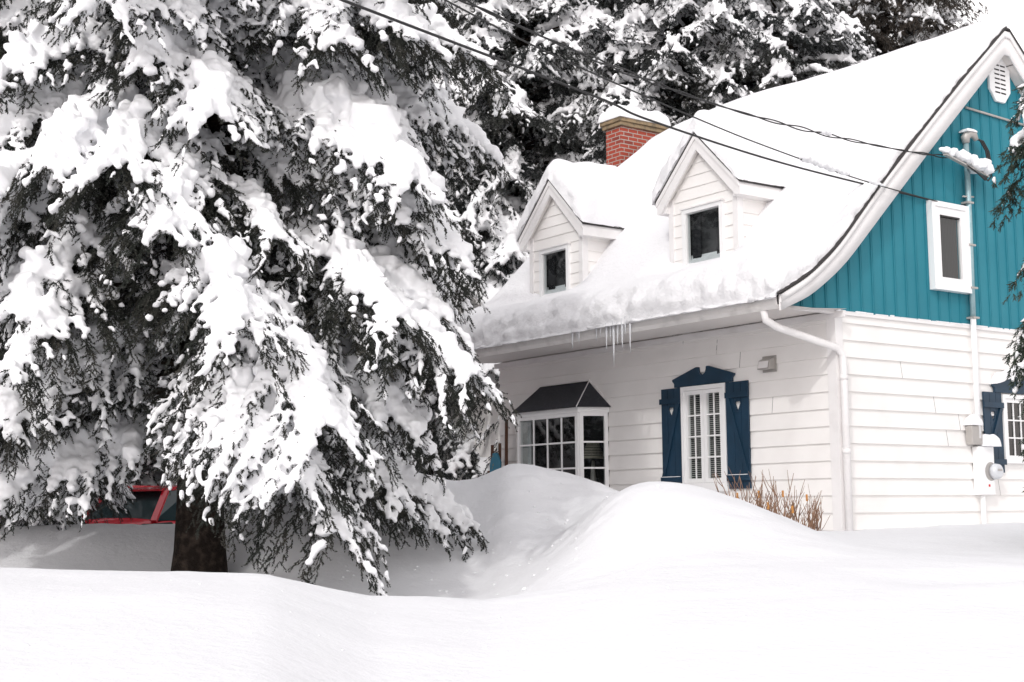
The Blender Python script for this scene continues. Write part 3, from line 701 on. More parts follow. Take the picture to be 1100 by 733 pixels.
def twig_mesh(B, D, L, W, rng, K=12, nl=.024, nw=.0045):
    """needle brushes: a thin stem ringed by short forward-swept needles"""
    n = len(B); D = norm(D); r = norm(rng.normal(size=(n, 3))); A = norm(np.cross(D, r)); C = np.cross(D, A)
    L = L[:, None]; ph = rng.uniform(0, 6.28, (n, 1))
    V = [B-A*nw*.6, B+A*nw*.6, B+D*L*.98, B+C*nw*.8]
    F = [[0, 1, 2], [1, 3, 2]]
    for k in range(K):
        t = (k+.6)/K; an = ph+2.4*k; R_ = A*np.cos(an)+C*np.sin(an); P_ = C*np.cos(an)-A*np.sin(an)
        l = nl*rng.uniform(.75, 1.25, (n, 1))*(1.1-.45*t); w_ = nw*(1+.3*(k % 2))
        q = B+D*L*t*.93; V += [q-P_*w_, q+P_*w_, q+D*l*.72+R_*l*.72]; i = len(V)-3; F.append([i, i+1, i+2])
    V = np.stack(V, 1); F = np.array(F); nv = V.shape[1]
    FF = (F[None]+(np.arange(n)*nv)[:, None, None]).reshape(-1, 3)
    return V.reshape(-1, 3), FF
def snow_mesh(name, C_, R_, voxel, m, parent, rng, smooth=2, extra=None):
    n = len(C_); J = 1+rng.uniform(-.32, .32, size=(n, len(ICO_V), 1))
    V = (C_[:, None, :]+ICO_V[None]*J*R_[:, None, :]).reshape(-1, 3)
    F = (ICO_F[None]+(np.arange(n)*len(ICO_V))[:, None, None]).reshape(-1, 3)
    if extra is not None:
        C2, R2 = extra; n2 = len(C2); V2 = (C2[:, None]+IC0_V[None]*R2[:, None, None]*(1+rng.uniform(-.25, .25, size=(n2, 12, 1)))).reshape(-1, 3)
        F = np.vstack([F, (IC0_F[None]+(np.arange(n2)*12)[:, None, None]).reshape(-1, 3)+len(V)]); V = np.vstack([V, V2])
    o = mesh_np(name, V, F, m, parent)
    md = o.modifiers.new('r', 'REMESH'); md.mode = 'VOXEL'; md.voxel_size = voxel; md.use_smooth_shade = True
    if smooth:
        sm = o.modifiers.new('s', 'SMOOTH'); sm.iterations = smooth; sm.factor = .4
    dg = bpy.context.evaluated_depsgraph_get(); me = bpy.data.meshes.new_from_object(o.evaluated_get(dg))
    old = o.data; o.modifiers.clear(); o.data = me; bpy.data.meshes.remove(old)
    me.polygons.foreach_set('use_smooth', np.ones(len(me.polygons), bool))
    if not me.materials: me.materials.append(m)
    return o
def spruce(root, H, Rb, zlow, seed, dz=.30, per=6, bl_step=.11, tw_step=.055, tw=(.07, .11, .012), e=(-8, -62), load=(.35, 1.0), snow_r=1.0,
           voxel=.026, needles=None, rprof=None, azr=None, trunk_r=.25, snow_frac=1.0, blen=.36, hide=None, coarse_above=None, droop=.5, zlim=None, tuft=.5, tuft_r=(.014, .024), cl_s=1.5, smooth=2, K=12, nl=.024, nw=.0045, axis_r=(.045, .065), br_r=(.030, .038), lowper=None):
    rng = np.random.default_rng(seed); o0 = wloc(root); leanx = 0
    TB, TD, TL, TW = [], [], [], []; SC, SR = [], []; XC, XD, XL_, XR = [], [], [], []; br = MB()
    zs = []; z = zlow
    while z < H-.3: zs.append(z); z += dz*rng.uniform(.75, 1.25)*(1 if not coarse_above or z < coarse_above else 1.8)
    for z in zs:
        ph = rng.uniform(0, 6.28); coarse = bool(coarse_above and z > coarse_above)
        npb = max(3, int(round(per*(1 if z < H*.7 else .7))))
        if lowper and z < lowper[0]: npb = lowper[1]
        for k in range(npb):
            az = ph+6.2832*(k+rng.uniform(-.3, .3))/npb
            if hide is not None and hide(az, z): continue
            t = (z-zlow)/(H-zlow); Rz = (rprof(t) if rprof else (1-t)**.85)*Rb
            L = max(.25, Rz*rng.uniform(.82, 1.18))*1.15
            st = (.10 if not coarse else .2)*max(1, bl_step/.11); n = max(4, int(L/st)); s = np.linspace(0, 1, n+1)
            e0 = rad(e[0]+rng.uniform(-10, 10)+10*t); e1 = rad(e[1]+rng.uniform(-12, 10)+25*t)
            el = e0+(e1-e0)*s**.9; aw = az+.25*np.sin(s*3+rng.uniform(0, 6))*rng.uniform(0, 1)
            if zlim is not None:
                lim = zlim(az)
                for _ in range(12):
                    if z+o0[2]+np.sum(np.sin(el[:-1]))*L/n-.22 > lim: break
                    el = el*.82+.01; L *= .98
                else: continue
            T = np.stack([np.cos(el)*np.cos(aw), np.cos(el)*np.sin(aw), np.sin(el)], 1)
            Pp = np.zeros((n+1, 3)); Pp[1:] = np.cumsum(T[:-1]*(L/n), 0); Pp += o0+np.array([0, 0, z])
            rb = .012+.011*L
            br.tube(Pp[::2] if n > 6 else Pp, list(np.linspace(rb, .004, len(Pp[::2] if n > 6 else Pp))), 5, cap=False)
            ld = rng.uniform(*load) if rng.random() < snow_frac else .12
            up = np.array([0, 0, 1.])
            # snow along the axis
            shp = np.clip((s-.18)/.25, 0, 1)*np.clip((1.02-s)/.22, .25, 1)
            for q in range(n+1):
                if shp[q] <= 0 or ld < .2: continue
                r = (axis_r[0]+axis_r[1]*ld*rng.uniform(.4, 1.4))*shp[q]*snow_r*min(1.15, .45+L*.28)
                SC.append(Pp[q]+up*r*.75+rng.normal(size=3)*.02); SR.append([r*1.25, r*1.25, r*.9])
                for _ in range(3):
                    r2 = r*rng.uniform(.35, .6); o_ = norm(rng.normal(size=3)*[1, 1, .5]+[0, 0, .5])*r*1.15
                    SC.append(Pp[q]+up*r*.75+o_); SR.append([r2, r2, r2])
            # branchlets
            m = max(3, int(L*.9/(bl_step*(1 if not coarse else 1.7)))); ss = np.sort(rng.uniform(.16, 1.0, m*2))
            for j, sj in enumerate(ss):
                f = sj*n; i = min(int(f), n-1); p0 = Pp[i]+(Pp[i+1]-Pp[i])*(f-i); tt = T[i]
                S_ = norm(np.cross(tt, up))*(1 if j % 2 else -1)
                bl = L*blen*(.35+.95*min(1, sj*3)*(1.05-sj)**.75)*rng.uniform(.65, 1.2)
                bl = min(bl, .85*max(1, blen*L)); bl = max(bl, .10)
                d = norm(tt*rng.uniform(.45, .9)+S_*rng.uniform(.45, .95)-up*rng.uniform(.05, .45))
                nn = max(2, int(bl/(tw_step*(1 if not coarse else 1.7)))); x = np.linspace(.04, 1, nn)
                P2 = p0+d*(x*bl)[:, None]-up*(droop*x*x*bl*rng.uniform(.5, 1.2))[:, None]
                td = norm(np.gradient(P2, axis=0)) if nn > 1 else np.array([d]*nn)
                lat = norm(np.cross(td, up))
                for rep_ in range(2):
                    sg = rng.choice([-1., 1., 0.], (nn, 1), p=[.4, .4, .2])
                    dd = td*rng.uniform(.5, 1.1, (nn, 1))+lat*sg*rng.uniform(.4, 1., (nn, 1))-up*rng.uniform(.0, .85, (nn, 1))+rng.normal(size=(nn, 3))*.22
                    tl = rng.uniform(tw[0], tw[1], nn)*(1.5 if coarse else 1)*(1.15-.35*x); p_ = P2+rng.normal(size=(nn, 3))*.01
                    TB.append(p_); TD.append(dd); TL.append(tl); TW.append(tl)
                    if tuft > 0 and not coarse:
                        nz = fbm(p_[:, 0]*cl_s+p_[:, 2]*cl_s*1.3, p_[:, 1]*cl_s-p_[:, 2]*cl_s, seed, 2)
                        sel = rng.random(nn) < tuft*(.3+.8*ld)*np.clip(.62+nz*2.6, 0, 2)
                        if sel.any():
                            dn = norm(dd[sel]); ll = tl[sel][:, None]; r0 = rng.uniform(*tuft_r, sel.sum())
                            for f_, k_ in ((.0, 1.1), (.14, 1.05), (.3, 1.0), (.46, .9), (.6, .7)):
                                XC.append(p_[sel]+dn*ll*f_+up*(r0*.75)[:, None]+rng.normal(size=dn.shape)*.003); XR.append(r0*k_)
                l2 = ld*rng.uniform(.15, 1.3)
                if l2 < .2: continue
                cov = rng.uniform(.5, .97)*min(1, .5+l2*.6)
                k2 = x < cov
                if coarse: k2 &= (np.arange(nn) % 2 == 0)
                r = (br_r[0]+br_r[1]*l2*rng.uniform(.6, 1.4))*snow_r*(1.0-.5*x[k2]/cov)*rng.uniform(.75, 1.25, k2.sum())
                if coarse: r = r*1.5
                c = P2[k2]+up*(r*.7)[:, None]+rng.normal(size=(k2.sum(), 3))*.008
                gap = rng.random(len(r)) < .2
                for a, b_ in zip(c[~gap], r[~gap]): SC.append(a); SR.append([b_*1.15, b_*1.15, b_])
    # leader
    V, F = twig_mesh(np.vstack(TB), np.vstack(TD), np.concatenate(TL), np.concatenate(TW), rng, K, nl, nw)
    tr = MB(); hs = np.linspace(-.6, H, 26); tr.tube([o0+np.array([.03*math.sin(h), .03*math.cos(h*1.3), h]) for h in hs],
        [trunk_r*max(.05, 1-h/H*.97)*(1+.35*math.exp(-max(h+.2, 0)*2.2)) for h in hs], 16)
    to = tr.build('trunk', bark_m, root)
    br.build('boughs', twig_m, root, smooth=True)
    mesh_np('crown', V, F, needles or needle_m, root)
    ex_ = (np.vstack(XC), np.concatenate(XR)) if XC else None
    snow_mesh('snow_load', np.array(SC), np.array(SR), voxel, snow_m, root, rng, smooth=smooth, extra=ex_)
    print('spruce', root.name, 'twigs', sum(map(len, TB)), 'snow', len(SC), 'tufts', sum(map(len, XC))); return root
def blob_run(name, pts, rs, parent, seed, voxel=.014):
    rg_ = np.random.default_rng(seed); P_ = np.array(pts, float); C_, R_ = [], []
    L = np.linalg.norm(np.diff(P_, axis=0), axis=1).sum(); n = max(8, int(L/(.35*min(rs))))
    for k in range(n+1):
        t = k/n*(len(P_)-1); i = min(int(t), len(P_)-2); f = t-i; r = (rs[i]*(1-f)+rs[i+1]*f)*rg_.uniform(.6, 1.2)
        C_.append(P_[i]*(1-f)+P_[i+1]*f+rg_.normal(size=3)*r*.3); R_.append([r, r, r*.85])
    return snow_mesh(name, np.array(C_), np.array(R_), voxel, snow_m, parent, rg_)
blob_run('bracket_snow', [(.32, 1.74, 4.64), (.31, 1.9, 4.645), (.29, 2.15, 4.62), (.27, 2.4, 4.58), (.25, 2.6, 4.54), (.24, 2.72, 4.50)], [.045, .06, .07, .085, .095, .06], mast, 5)
def copy_tree(o, parent=None):
    c = o.copy(); COL.objects.link(c)
    if parent: c.parent = parent
    for ch_ in o.children: copy_tree(ch_, c)
    return c
def facing_hide(px_pos, zcut, back=-.35):
    """leave out boughs on the far side of a trunk that nothing could show"""
    tocam = CAMPOS[:2]-np.array(px_pos); tocam /= np.linalg.norm(tocam)
    def f(az, z): return (math.cos(az)*tocam[0]+math.sin(az)*tocam[1]) < back and z < zcut
    return f
# the big spruce in the yard
p = plan(213, 13.3); gz = float(ground_h(p[0], p[1]))
big = empty('spruce_tree', (p[0], p[1], gz))
tag(big, 'big spruce with thick dark trunk in the front yard, boughs sagging under snow', 'tree')
def big_lim(az):
    tocam = CAMPOS[:2]-p; tocam = tocam/np.linalg.norm(tocam); c_ = math.cos(az)*tocam[0]+math.sin(az)*tocam[1]; r_ = math.cos(az)*RH[0]+math.sin(az)*RH[1]
    if c_ > .45 and r_ < .45: return .30 if r_ > -.6 else .02
    if r_ > .45: return -.22
    return .50 if c_ > -.3 else .6
_hr = random.Random(3)
def big_hide(az, z):
    tc = (CAMPOS[:2]-p)/np.linalg.norm(CAMPOS[:2]-p); return math.cos(az)*tc[0]+math.sin(az)*tc[1] < -.3 and _hr.random() < .6
spruce(big, 11.0, 3.2, 1.45, 101, hide=big_hide, lowper=(2.1, 6), dz=.28, per=7, rprof=lambda t: np.interp(t, [0, .06, .15, .33, .5, .7, 1], [.76, .83, .80, .73, .68, .42, .03]), e=(6, -50),
       trunk_r=.225, coarse_above=6.8, load=(.42, 1.25), axis_r=(.055, .08), br_r=(.036, .046), zlim=big_lim, bl_step=.075, tw_step=.048, tw=(.08, .16, .0125), blen=.32, droop=.42, tuft=.46, tuft_r=(.015, .026), snow_r=1.0, voxel=.0175, smooth=1, K=12, nl=.026, nw=.0062)
# low boughs hanging almost to the snow on the right of the trunk handled by the lowest whorl
# background spruces: three kinds copied
G = 'snowy spruces standing behind the cottage'
def far_spruce(loc, seed, H, Rb, needles, load, frac, zlow=1.5):
    r = empty('spruce_tree', loc)
    return spruce(r, H, Rb, zlow, seed, dz=.42, per=8, bl_step=.17, tw_step=.11, tw=(.16, .30, .026), e=(8, -40), load=load, snow_r=1.1, voxel=.04, smooth=1,
                  needles=needles, trunk_r=.2, snow_frac=frac, blen=.38, droop=.45, rprof=lambda t: np.interp(t, [0, .1, .5, 1], [.9, 1, .72, .03]), tuft=.6*(1 if frac == 1 else .6), tuft_r=(.024, .042), cl_s=.8, K=9, nl=.055, nw=.012)
spots = [(560, 30, 0, 18, 'big dark spruce rising straight behind the dormer near the yard spruce'),
         (655, 31, 1, 0, 'tall spruce right behind the brick chimney, white pads on every bough'),
         (962, 31.5, 2, 0, 'brownish thin spruce with little snow, just left of the gable peak'),
         (745, 29.5, 0, 0, 'spruce behind the middle of the ridge, over the dormer nearer the gable'),
         (850, 29.0, 1, 0, 'dense dark spruce behind the ridge, next to the brownish one'),
         (470, 32.0, 1, 0, 'spruce behind the white side roof, half hidden by the yard spruce'),
         (370, 30.0, 0, 0, 'spruce seen through the right hand boughs of the yard spruce'),
         (255, 29.0, 1, 0, 'spruce directly behind the trunk of the yard spruce'),
         (130, 27.0, 0, 0, 'spruce behind the red car'),
         (10, 29.0, 1, 0, 'farther spruce behind the left boughs of the yard spruce'),
         (-90, 25.0, 0, 0, 'leftmost spruce of the row behind, cut by the left edge of the photo'),
         (800, 35.0, 0, 0, 'spruce of the rear rank filling the gap behind the ridge'),
         (610, 36.0, 1, 0, 'rear rank spruce glimpsed between the left dormer and the brick chimney'),
         (900, 37.0, 1, 0, 'spruce of the rear rank left of the brownish one')]
protos = {}
for i, (px, v, kind, _, lab) in enumerate(spots):
    q = plan(px, v)
    if kind not in protos:
        protos[kind] = far_spruce((q[0], q[1], -.3), 300+kind*7, *((18.5, 3.3, needle2_m, (.5, 1.25), 1), (17, 3.1, needle2_m, (.45, 1.15), 1), (20.5, 2.9, needle3_m, (.3, .95), .95))[kind])
        o = protos[kind]
    else:
        o = copy_tree(protos[kind]); o.location = (q[0], q[1], -.3); o.rotation_euler = (0, 0, i*1.9); sc_ = random.uniform(.92, 1.12); o.scale = (sc_, sc_, sc_)
    tag(o, lab, 'tree', G)
for i, (x, y, kind, lab) in enumerate(((-16, -15, 0, 'spruce across the yard, mirrored in the dark panes of the bay window'), (-21, -9, 1, 'spruce across the yard, mirrored in the left dormer window'),
        (-11, -19, 1, 'spruce across the yard mirrored in the right dormer window'), (21, 15, 0, 'spruce beside the street, mirrored in the small gable window'), (27, 21, 1, 'farther street spruce mirrored in the gable window'))):
    o = copy_tree(protos[kind]); o.location = (x, y, -.3); o.rotation_euler = (0, 0, i*2.3+1); tag(o, lab, 'tree', 'spruces mirrored in the window panes')
# second near spruce at the left edge of the yard
q = plan(-95, 16.5); o = copy_tree(big); o.location = (q[0], q[1], -.35); o.rotation_euler = (0, 0, 2.2)
tag(o, 'near spruce at the left edge of the photo, behind the big one', 'tree'); 
# soft green conifer at right edge
q = plan(1296, 11.0); ced = empty('conifer_tree', (q[0], q[1], -.45))
tag(ced, 'greenish drooping conifer cut by the right edge, in front of the teal gable', 'tree')
spruce(ced, 6.3, 1.16, .35, 55, dz=.17, per=9, bl_step=.09, tw_step=.05, tw=(.08, .14, .0065), e=(8, -48), load=(.3, .95), snow_r=.8, voxel=.02, tuft=.5, K=12, nl=.045, nw=.0055, needles=cedar_m,
       trunk_r=.09, rprof=lambda t: np.interp(t, [0, .1, .6, .8, 1], [1, 1, .95, .6, .05]), snow_frac=.85, hide=lambda az, z: (math.cos(az)*RH[0]+math.sin(az)*RH[1]) > .4)

# clods shaken off the boughs
rg2 = np.random.default_rng(77); CC, RR = [], []
for k in range(150):
    if k < 140: u_, v_ = rg2.normal(-.9, 1.1), rg2.normal(12.6, 1.3)
    else: u_, v_ = rg2.normal(.45, .35), rg2.normal(14.0, 1.1)
    x_, y_ = uv2xy(u_, v_); r_ = rg2.uniform(.006, .019)*(1.6 if rg2.random() < .08 else 1); CC.append([x_, y_, float(ground_h(x_, y_))-r_*.1]); RR.append([r_*1.3, r_, r_*.7])
for k in range(60):
    u_, v_ = rg2.uniform(-3, 3), rg2.uniform(4.5, 8.4); x_, y_ = uv2xy(u_, v_); r_ = rg2.uniform(.004, .009); CC.append([x_, y_, float(ground_h(x_, y_))+r_*.1]); RR.append([r_, r_, r_*.6])
CC = np.array(CC); RR = np.array(RR); n_ = len(CC)
tag(mesh_np('snow_clods', (CC[:, None]+ICO_V[None]*RR[:, None]*(1+rg2.uniform(-.25, .25, (n_, len(ICO_V), 1)))).reshape(-1, 3), (ICO_F[None]+(np.arange(n_)*len(ICO_V))[:, None, None]).reshape(-1, 3), snowg_m, smooth=True),
    'small clods of snow scattered under the big spruce and on the drifts', 'snow', kind='stuff')
# ------------------------------------------------------------------ bare shrub
sh = empty('bare_shrub', (-1.0, -1.0, 0)); tag(sh, 'leafless tan shrub poking out of the snow below the shuttered window', 'shrub')
st = MB(); lv = MB(); rg = random.Random(5)
for k in range(75):
    px = rg.uniform(778, 878); v = rg.uniform(14.0, 15.2) if px < 840 else rg.uniform(14.6, 15.4); b = plan(px, v); bz = float(ground_h(b[0], b[1]))-.08
    h = rg.uniform(.3, .72)*(1 if px < 850 else .75); th = rg.uniform(0, 6.28); ln = rg.uniform(.05, .45)
    d = np.array([math.cos(th)*ln, math.sin(th)*ln, 1.0]); d /= np.linalg.norm(d)
    P_ = [np.array([b[0], b[1], bz])]
    for q_ in range(4): P_.append(P_[-1]+d*h/4+np.array([rg.uniform(-.02, .02), rg.uniform(-.02, .02), 0]))
    st.tube(P_, [.007, .006, .005, .004, .0025], 5)
    for q_ in range(rg.randint(2, 5)):
        i = rg.randint(1, 3); t2 = rg.uniform(0, 6.28); e_ = d+np.array([math.cos(t2)*.7, math.sin(t2)*.7, .1]); e_ /= np.linalg.norm(e_); l = rg.uniform(.08, .28)
        Q_ = [P_[i], P_[i]+e_*l*.5, P_[i]+e_*l+np.array([0, 0, .04])]; st.tube(Q_, [.0045, .003, .002], 4)
        if rg.random() < .03:
            c = Q_[2]; lv.hexa([c+np.array(o) for o in ((-.01, -.003, -.04), (.01, -.003, -.04), (.014, .003, -.04), (-.006, .003, -.04), (-.014, -.003, .03), (.008, -.003, .035), (.012, .003, .03), (-.01, .003, .03))])
st.build('stems', stem_m, sh); lv.build('dry_leaves', orange_m, sh)

# ------------------------------------------------------------------ cables
def cable(name, pts, r, label, strands=1, sleeves=()):
    """pts: (px, py, depth) surveyed along the line"""
    c = empty(name, tuple(at(*pts[-1]))); tag(c, label, 'cable', 'overhead lines running to the service mast')
    P_ = []
    # Catmull-Rom
    Q = [at(*p) for p in pts]; Q = [2*Q[0]-Q[1]]+Q+[2*Q[-1]-Q[-2]]
    for i in range(1, len(Q)-2):
        for t in np.linspace(0, 1, 24, endpoint=(i == len(Q)-3)):
            a, b_, c_, d_ = Q[i-1:i+3]; P_.append(.5*((2*b_)+(-a+c_)*t+(2*a-5*b_+4*c_-d_)*t*t+(-a+3*b_-3*c_+d_)*t**3))
    m_ = MB()
    if strands == 1: m_.tube(P_, r, 6)
    else:
        n = 400; L = len(P_)-1; PP = []
        for k in range(n): f = k/(n-1)*L; i = min(int(f), L-1); PP.append(P_[i]*(1-(f-i))+P_[i+1]*(f-i))
        for s_ in range(strands):
            Wd = []
            for k, p_ in enumerate(PP):
                an = k*.16+s_*2*math.pi/strands; rr_ = r*.8*(1.2+.8*math.sin(k*.05)); Wd.append(p_+(CU*math.cos(an)+_f*math.sin(an))*rr_)
            m_.tube(Wd, r*.62, 5)
    m_.build('wire', cable_m, c)
    for (f0, f1, rs) in sleeves:
        L = len(P_)-1; sp = [P_[int(L*(f0+(f1-f0)*k/6))]+np.array([0, 0, rs*.6]) for k in range(7)]
        blob_run('clinging_snow', sp, [rs*.5, rs, rs*.9, rs, rs*.8, rs*.9, rs*.5], c, int(rs*1000), .012)
    return c
cable('overhead_cable', [(300, -28, 9.0), (370, 1, 9.7), (640, 104, 13.0), (700, 130, 13.8), (850, 178, 15.7), (1026, 221, 17.65), (1038, 222, 17.8)], .011,
      'lowest thin black cable, crossing the roof down to the teal gable')
cable('overhead_cable', [(430, -30, 9.2), (478, 0, 9.7), (600, 62, 11.3), (750, 128, 13.4), (830, 160, 14.8), (930, 195, 16.2), (1024, 221, 17.6), (1038, 223, 17.8)], .007,
      'thin middle cable with a sleeve of snow in its middle', sleeves=((.62, .70, .035), (.72, .75, .022)))
cable('overhead_cable', [(440, -30, 9.4), (497, 0, 10.0), (600, 47, 11.3), (700, 88, 12.7), (790, 119, 14.0), (880, 143, 15.4), (960, 160, 16.7), (1018, 169, 17.35)], .012,
      'uppermost thick twisted cable ending at the snow topped bracket', strands=2, sleeves=((.72, .74, .03),))

# ------------------------------------------------------------------ side building at the left
gar = empty('side_building', (-13.5, 5, 0)); tag(gar, 'low white side building with thick snow roof, left of the cottage behind the spruce', 'building')
rx0, rx1, ryA, ryB, rzr, rze = -13.6, -8.6, 2.6, 12.0, 5.85, 2.75
m_ = MB(); m_.box(-17.6, -9.0, 3.0, 3.04, -.9, 2.8); m_.poly([(-18.0, 3.0, 2.8), (-9.0, 3.0, 2.8), (-13.6, 3.0, 5.6)]); m_.box(-9.04, -9.0, 3.041, 11.6, -.9, 2.9); m_.build('wall', siding_m, gar)
m_ = MB(); m_.prism([(rx0, ryA, rzr), (rx1, ryA, rze), (rx1, ryA, rze-.12), (rx0, ryA, rzr-.12)], (0, ryB-ryA, 0)); m_.prism([(rx0, ryA, rzr), (-18.6, ryA, rze), (-18.6, ryA, rze-.12), (rx0, ryA, rzr-.12)], (0, ryB-ryA, 0)); m_.build('roof', trim_m, gar)
xs = np.linspace(-18.6, rx1+.05, 60); ys = np.linspace(ryA-.05, ryB, 50); X, Y = np.meshgrid(xs, ys)
zb_ = rzr-np.abs(X-rx0)*(rzr-rze)/5.0; k_ = np.clip(np.minimum(np.minimum(X-xs[0], xs[-1]-X), Y-ys[0])/.3, 0, 1)
zt_ = zb_+.003+.36*np.sqrt(1-(1-k_)**2)*(1+.2*fbm(X*.6, Y*.6, 90, 3)) - .16*np.exp(-((X-rx0)/.5)**2)
grid_solid(X, Y, zt_, zb_+.001, 'snow_cover', snow_m, gar)
dr = MB(); dr.box(-9.75, -9.15, 2.93, 2.99, -.6, 1.45); do = dr.build('door', reddoor_m, gar, bevel=.01)
m_ = MB(); m_.box(-9.85, -9.76, 2.95, 2.999, -.6, 1.5); m_.box(-9.14, -9.05, 2.95, 2.999, -.6, 1.5); m_.box(-9.85, -9.05, 2.95, 2.998, 1.501, 1.6); m_.build('door_frame', trim_m, gar)

# ladder-like rack with a blue board at the far end of the front wall
rk = empty('wooden_rack', (-6.5, -.2, 0)); tag(rk, 'brown wooden stakes with a small blue board, left of the bay window', 'rack')
m_ = MB()
for x, zt in ((-6.70, 1.25), (-6.50, 1.27), (-6.32, 1.62)):
    m_.bar((x, -.22, -.2), (x+.01, -.2, zt), .045 if zt < 1.5 else .07, .04)
m_.bar((-6.75, -.23, .84), (-6.3, -.23, .86), .03, .05, (0, 1, 0)); m_.build('stake', wood_m, rk)
m_ = MB(); m_.prism([(-6.62, -.30, .66), (-6.38, -.30, .63), (-6.35, -.30, .98), (-6.44, -.30, 1.12), (-6.54, -.30, 1.12), (-6.62, -.30, .95)], (0, .035, 0)); m_.build('board', blue_m, rk, bevel=.006)

# ------------------------------------------------------------------ red car
q = plan(163, 20.2); ctr = np.array([q[0], q[1], -.82]); car = empty('red_car', tuple(ctr))
tag(car, 'red hatchback half buried behind the snow bank, left of the big spruce trunk', 'car')
hd_ = math.atan2(FH[1], FH[0])-rad(32)     # heading, away to the right
cf = np.array([math.cos(hd_), math.sin(hd_), 0]); cl_ = np.array([-math.sin(hd_), math.cos(hd_), 0])
def cp(x, y, z): return tuple(ctr+cf*x+cl_*y+np.array([0, 0, z]))
# the origin is the rear right corner region: x forward from the rear, y left
def loft(mb, secs):
    i = len(mb.v); n = len(secs[0])
    for s_ in secs: mb.v += [cp(*p_) for p_ in s_]
    for a in range(len(secs)-1):
        for b_ in range(n-1):
            mb.f.append([i+a*n+b_, i+a*n+b_+1, i+(a+1)*n+b_+1, i+(a+1)*n+b_]); mb.sm.append(True)
    mb.f.append([i+b_ for b_ in range(n)]); mb.f.append([i+(len(secs)-1)*n+b_ for b_ in range(n)][::-1]); mb.sm += [False, False]
def sec(x, hw, zb, zs_, zt, crown):   # half-width, bottom, shoulder, top
    r = [(-hw*.96, zb), (-hw, zb+.15), (-hw*1.01, (zb+zs_)/2), (-hw*.99, zs_-.06), (-hw*.95, zs_), (-hw*.80, zt), (-hw*.4, zt+crown), (0, zt+crown*1.2)]
    r = r+[(-a, b_) for a, b_ in r[:-1][::-1]]; return [(x, a+.88, b_) for a, b_ in r]
m_ = MB(); loft(m_, [sec(-.02, .74, .35, .80, .86, .01), sec(.06, .84, .26, .92, .98, .02), sec(.35, .88, .22, .95, 1.0, .02), sec(1.2, .89, .2, .95, .99, .01), sec(3.0, .89, .2, .93, .97, .01), sec(3.7, .87, .2, .88, .93, .03), sec(4.1, .82, .25, .76, .8, .02), sec(4.25, .7, .35, .6, .64, .01)])
m_.build('body', red_m, car)
def cab(x, hw, z): return [(x, .88-hw, z), (x, .88+hw, z)]
m_ = MB(); lo = [(.16, .80), (1.0, .82), (2.6, .82), (3.35, .78)]; hi = [(.55, .60), (1.1, .64), (2.0, .64), (2.45, .6)]
for k in range(3):
    for sg in (-1, 1):
        a, b_, c_, d_ = lo[k], lo[k+1], hi[k+1], hi[k]; zt_a = [1.40, 1.48, 1.47, 1.42]
        m_.poly([cp(a[0], .88+sg*a[1], .97), cp(b_[0], .88+sg*b_[1], .97), cp(c_[0], .88+sg*c_[1], zt_a[k+1]), cp(d_[0], .88+sg*d_[1], zt_a[k])])
m_.poly([cp(.16, .08, .97), cp(.16, 1.68, .97), cp(.55, 1.48, 1.40), cp(.55, .28, 1.40)]); m_.poly([cp(3.35, .10, .95), cp(3.35, 1.66, .95), cp(2.45, 1.48, 1.42), cp(2.45, .28, 1.42)])
m_.build('windows', carglass_m, car)
m_ = MB()
zt_a = [1.405, 1.485, 1.475, 1.425]
m_.prism([cp(.42, .26, 1.405), cp(1.1, .23, 1.485), cp(2.0, .23, 1.475), cp(2.46, .27, 1.425), cp(2.46, 1.49, 1.425), cp(2.0, 1.53, 1.475), cp(1.1, 1.53, 1.485), cp(.42, 1.5, 1.405)], (0, 0, .03))
for sg in (-1, 1):
    m_.bar(cp(.14, .88+sg*.80, .96), cp(.55, .88+sg*.62, 1.42), .09, .05); m_.bar(cp(1.05, .88+sg*.83, .96), cp(1.15, .88+sg*.66, 1.46), .07, .04); m_.bar(cp(3.33, .88+sg*.79, .95), cp(2.45, .88+sg*.62, 1.44), .06, .04)
m_.build('roof', red_m, car)
for sg in (-1, 1):
    y0 = .88+sg*.87
    def L3(pts, d, nm, mt): 
        mm = MB(); mm.prism([cp(*p_) for p_ in pts], np.array(cp(*d))-np.array(cp(0, 0, 0))); return mm.build(nm, mt, car)
    yo = .88+sg*.905; yi = .88+sg*.60
    tl = MB(); tl.poly([cp(-.035, yi, .86), cp(-.03, .88+sg*.78, .80), cp(.06, .88+sg*.865, .80), cp(.45, yo, .90), cp(.40, yo-sg*.01, .95), cp(.03, .88+sg*.855, .93), cp(-.035, .88+sg*.76, .93)])
    tl.build('tail_light', edge_m, car)
    t2 = MB(); t2.poly([cp(-.045, .88+sg*.70, .83), cp(-.04, .88+sg*.79, .82), cp(.03, .88+sg*.87, .82), cp(.03, .88+sg*.87, .91), cp(-.04, .88+sg*.79, .915), cp(-.045, .88+sg*.70, .91)]); t2.build('tail_lens', redlens_m, car)
    t3 = MB(); t3.poly([cp(-.046, .88+sg*.62, .84), cp(-.046, .88+sg*.69, .83), cp(-.046, .88+sg*.69, .91), cp(-.046, .88+sg*.62, .90)]); t3.build('reverse_lens', clear_m, car)
    for x in (.75, 3.4):
        w_ = MB(); c_ = .88+sg*.80; w_.tube([cp(x, c_-sg*.12, .31), cp(x, c_+sg*.10, .31)], .31, 24); wo = w_.build('wheel', tyre_m, car)
        w2 = MB(); w2.tube([cp(x, c_+sg*.101, .31), cp(x, c_+sg*.11, .31)], .19, 20); w2.build('rim', gmetal_m, wo)
X_ = np.linspace(.25, 2.6, 16)

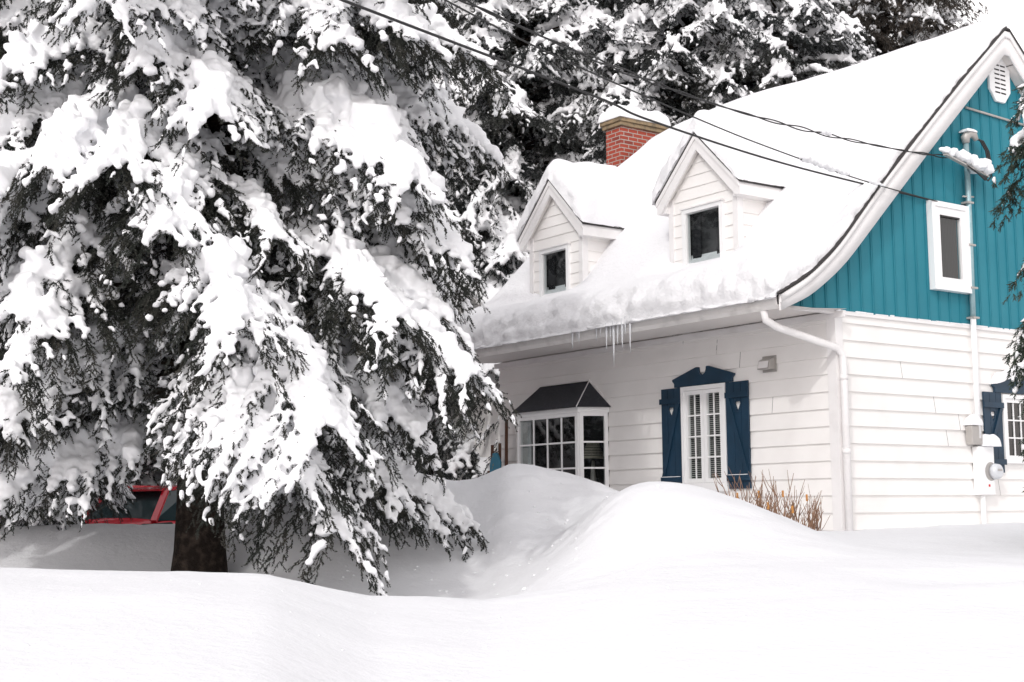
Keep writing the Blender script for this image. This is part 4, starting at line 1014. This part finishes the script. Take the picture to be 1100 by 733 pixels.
# ------------------------------------------------------------------ light, sky, camera
SUN = np.array([.58, -1.0, .80]); SUN /= np.linalg.norm(SUN)
el_ = math.asin(SUN[2]); az_ = math.atan2(SUN[0], SUN[1])
wd = bpy.data.worlds.new('World'); scn.world = wd; wd.use_nodes = True; nt = wd.node_tree
bg = nt.nodes['Background']; sk = nt.nodes.new('ShaderNodeTexSky'); sk.sky_type = 'NISHITA'; sk.sun_disc = False
sk.sun_elevation = el_; sk.sun_rotation = az_; sk.air_density = 3.0; sk.dust_density = 1.0; sk.ozone_density = 1.0; sk.altitude = 100
hs = nt.nodes.new('ShaderNodeHueSaturation'); hs.inputs['Saturation'].default_value = .10; hs.inputs['Value'].default_value = 1.75
nt.links.new(sk.outputs[0], hs.inputs['Color'])
tn = nt.nodes.new('ShaderNodeMix'); tn.data_type = 'RGBA'; tn.blend_type = 'MULTIPLY'; tn.inputs[0].default_value = 1; tn.inputs[7].default_value = (1.03, .985, 1.0, 1)
nt.links.new(hs.outputs[0], tn.inputs[6]); nt.links.new(tn.outputs[2], bg.inputs['Color'])
bg.inputs['Strength'].default_value = .15
sl_ = bpy.data.lights.new('sun', 'SUN'); sl_.energy = .95; sl_.angle = rad(2.0); sl_.color = (1.0, .985, .96)
so_ = bpy.data.objects.new('sun', sl_); COL.objects.link(so_); so_.rotation_euler = Vector(SUN).to_track_quat('Z', 'Y').to_euler()
cam = bpy.data.cameras.new('camera'); co_ = bpy.data.objects.new('camera', cam); COL.objects.link(co_)
cam.sensor_width = 36; cam.lens = 36*FPX/1100; cam.clip_end = 2000; cam.clip_start = .1
M = Matrix(((CR[0], CU[0], -_f[0], CAMPOS[0]), (CR[1], CU[1], -_f[1], CAMPOS[1]), (CR[2], CU[2], -_f[2], CAMPOS[2]), (0, 0, 0, 1)))
co_.matrix_world = M; scn.camera = co_
scn.view_settings.view_transform = 'Standard'; scn.view_settings.look = 'None'; scn.view_settings.gamma = 1; scn.view_settings.use_curve_mapping = False
scn.view_settings.exposure = -0.07
scn.cycles.max_bounces = 12; scn.cycles.diffuse_bounces = 10; scn.cycles.transparent_max_bounces = 8; scn.cycles.caustics_reflective = False; scn.cycles.caustics_refractive = False
scn.cycles.use_denoising = True
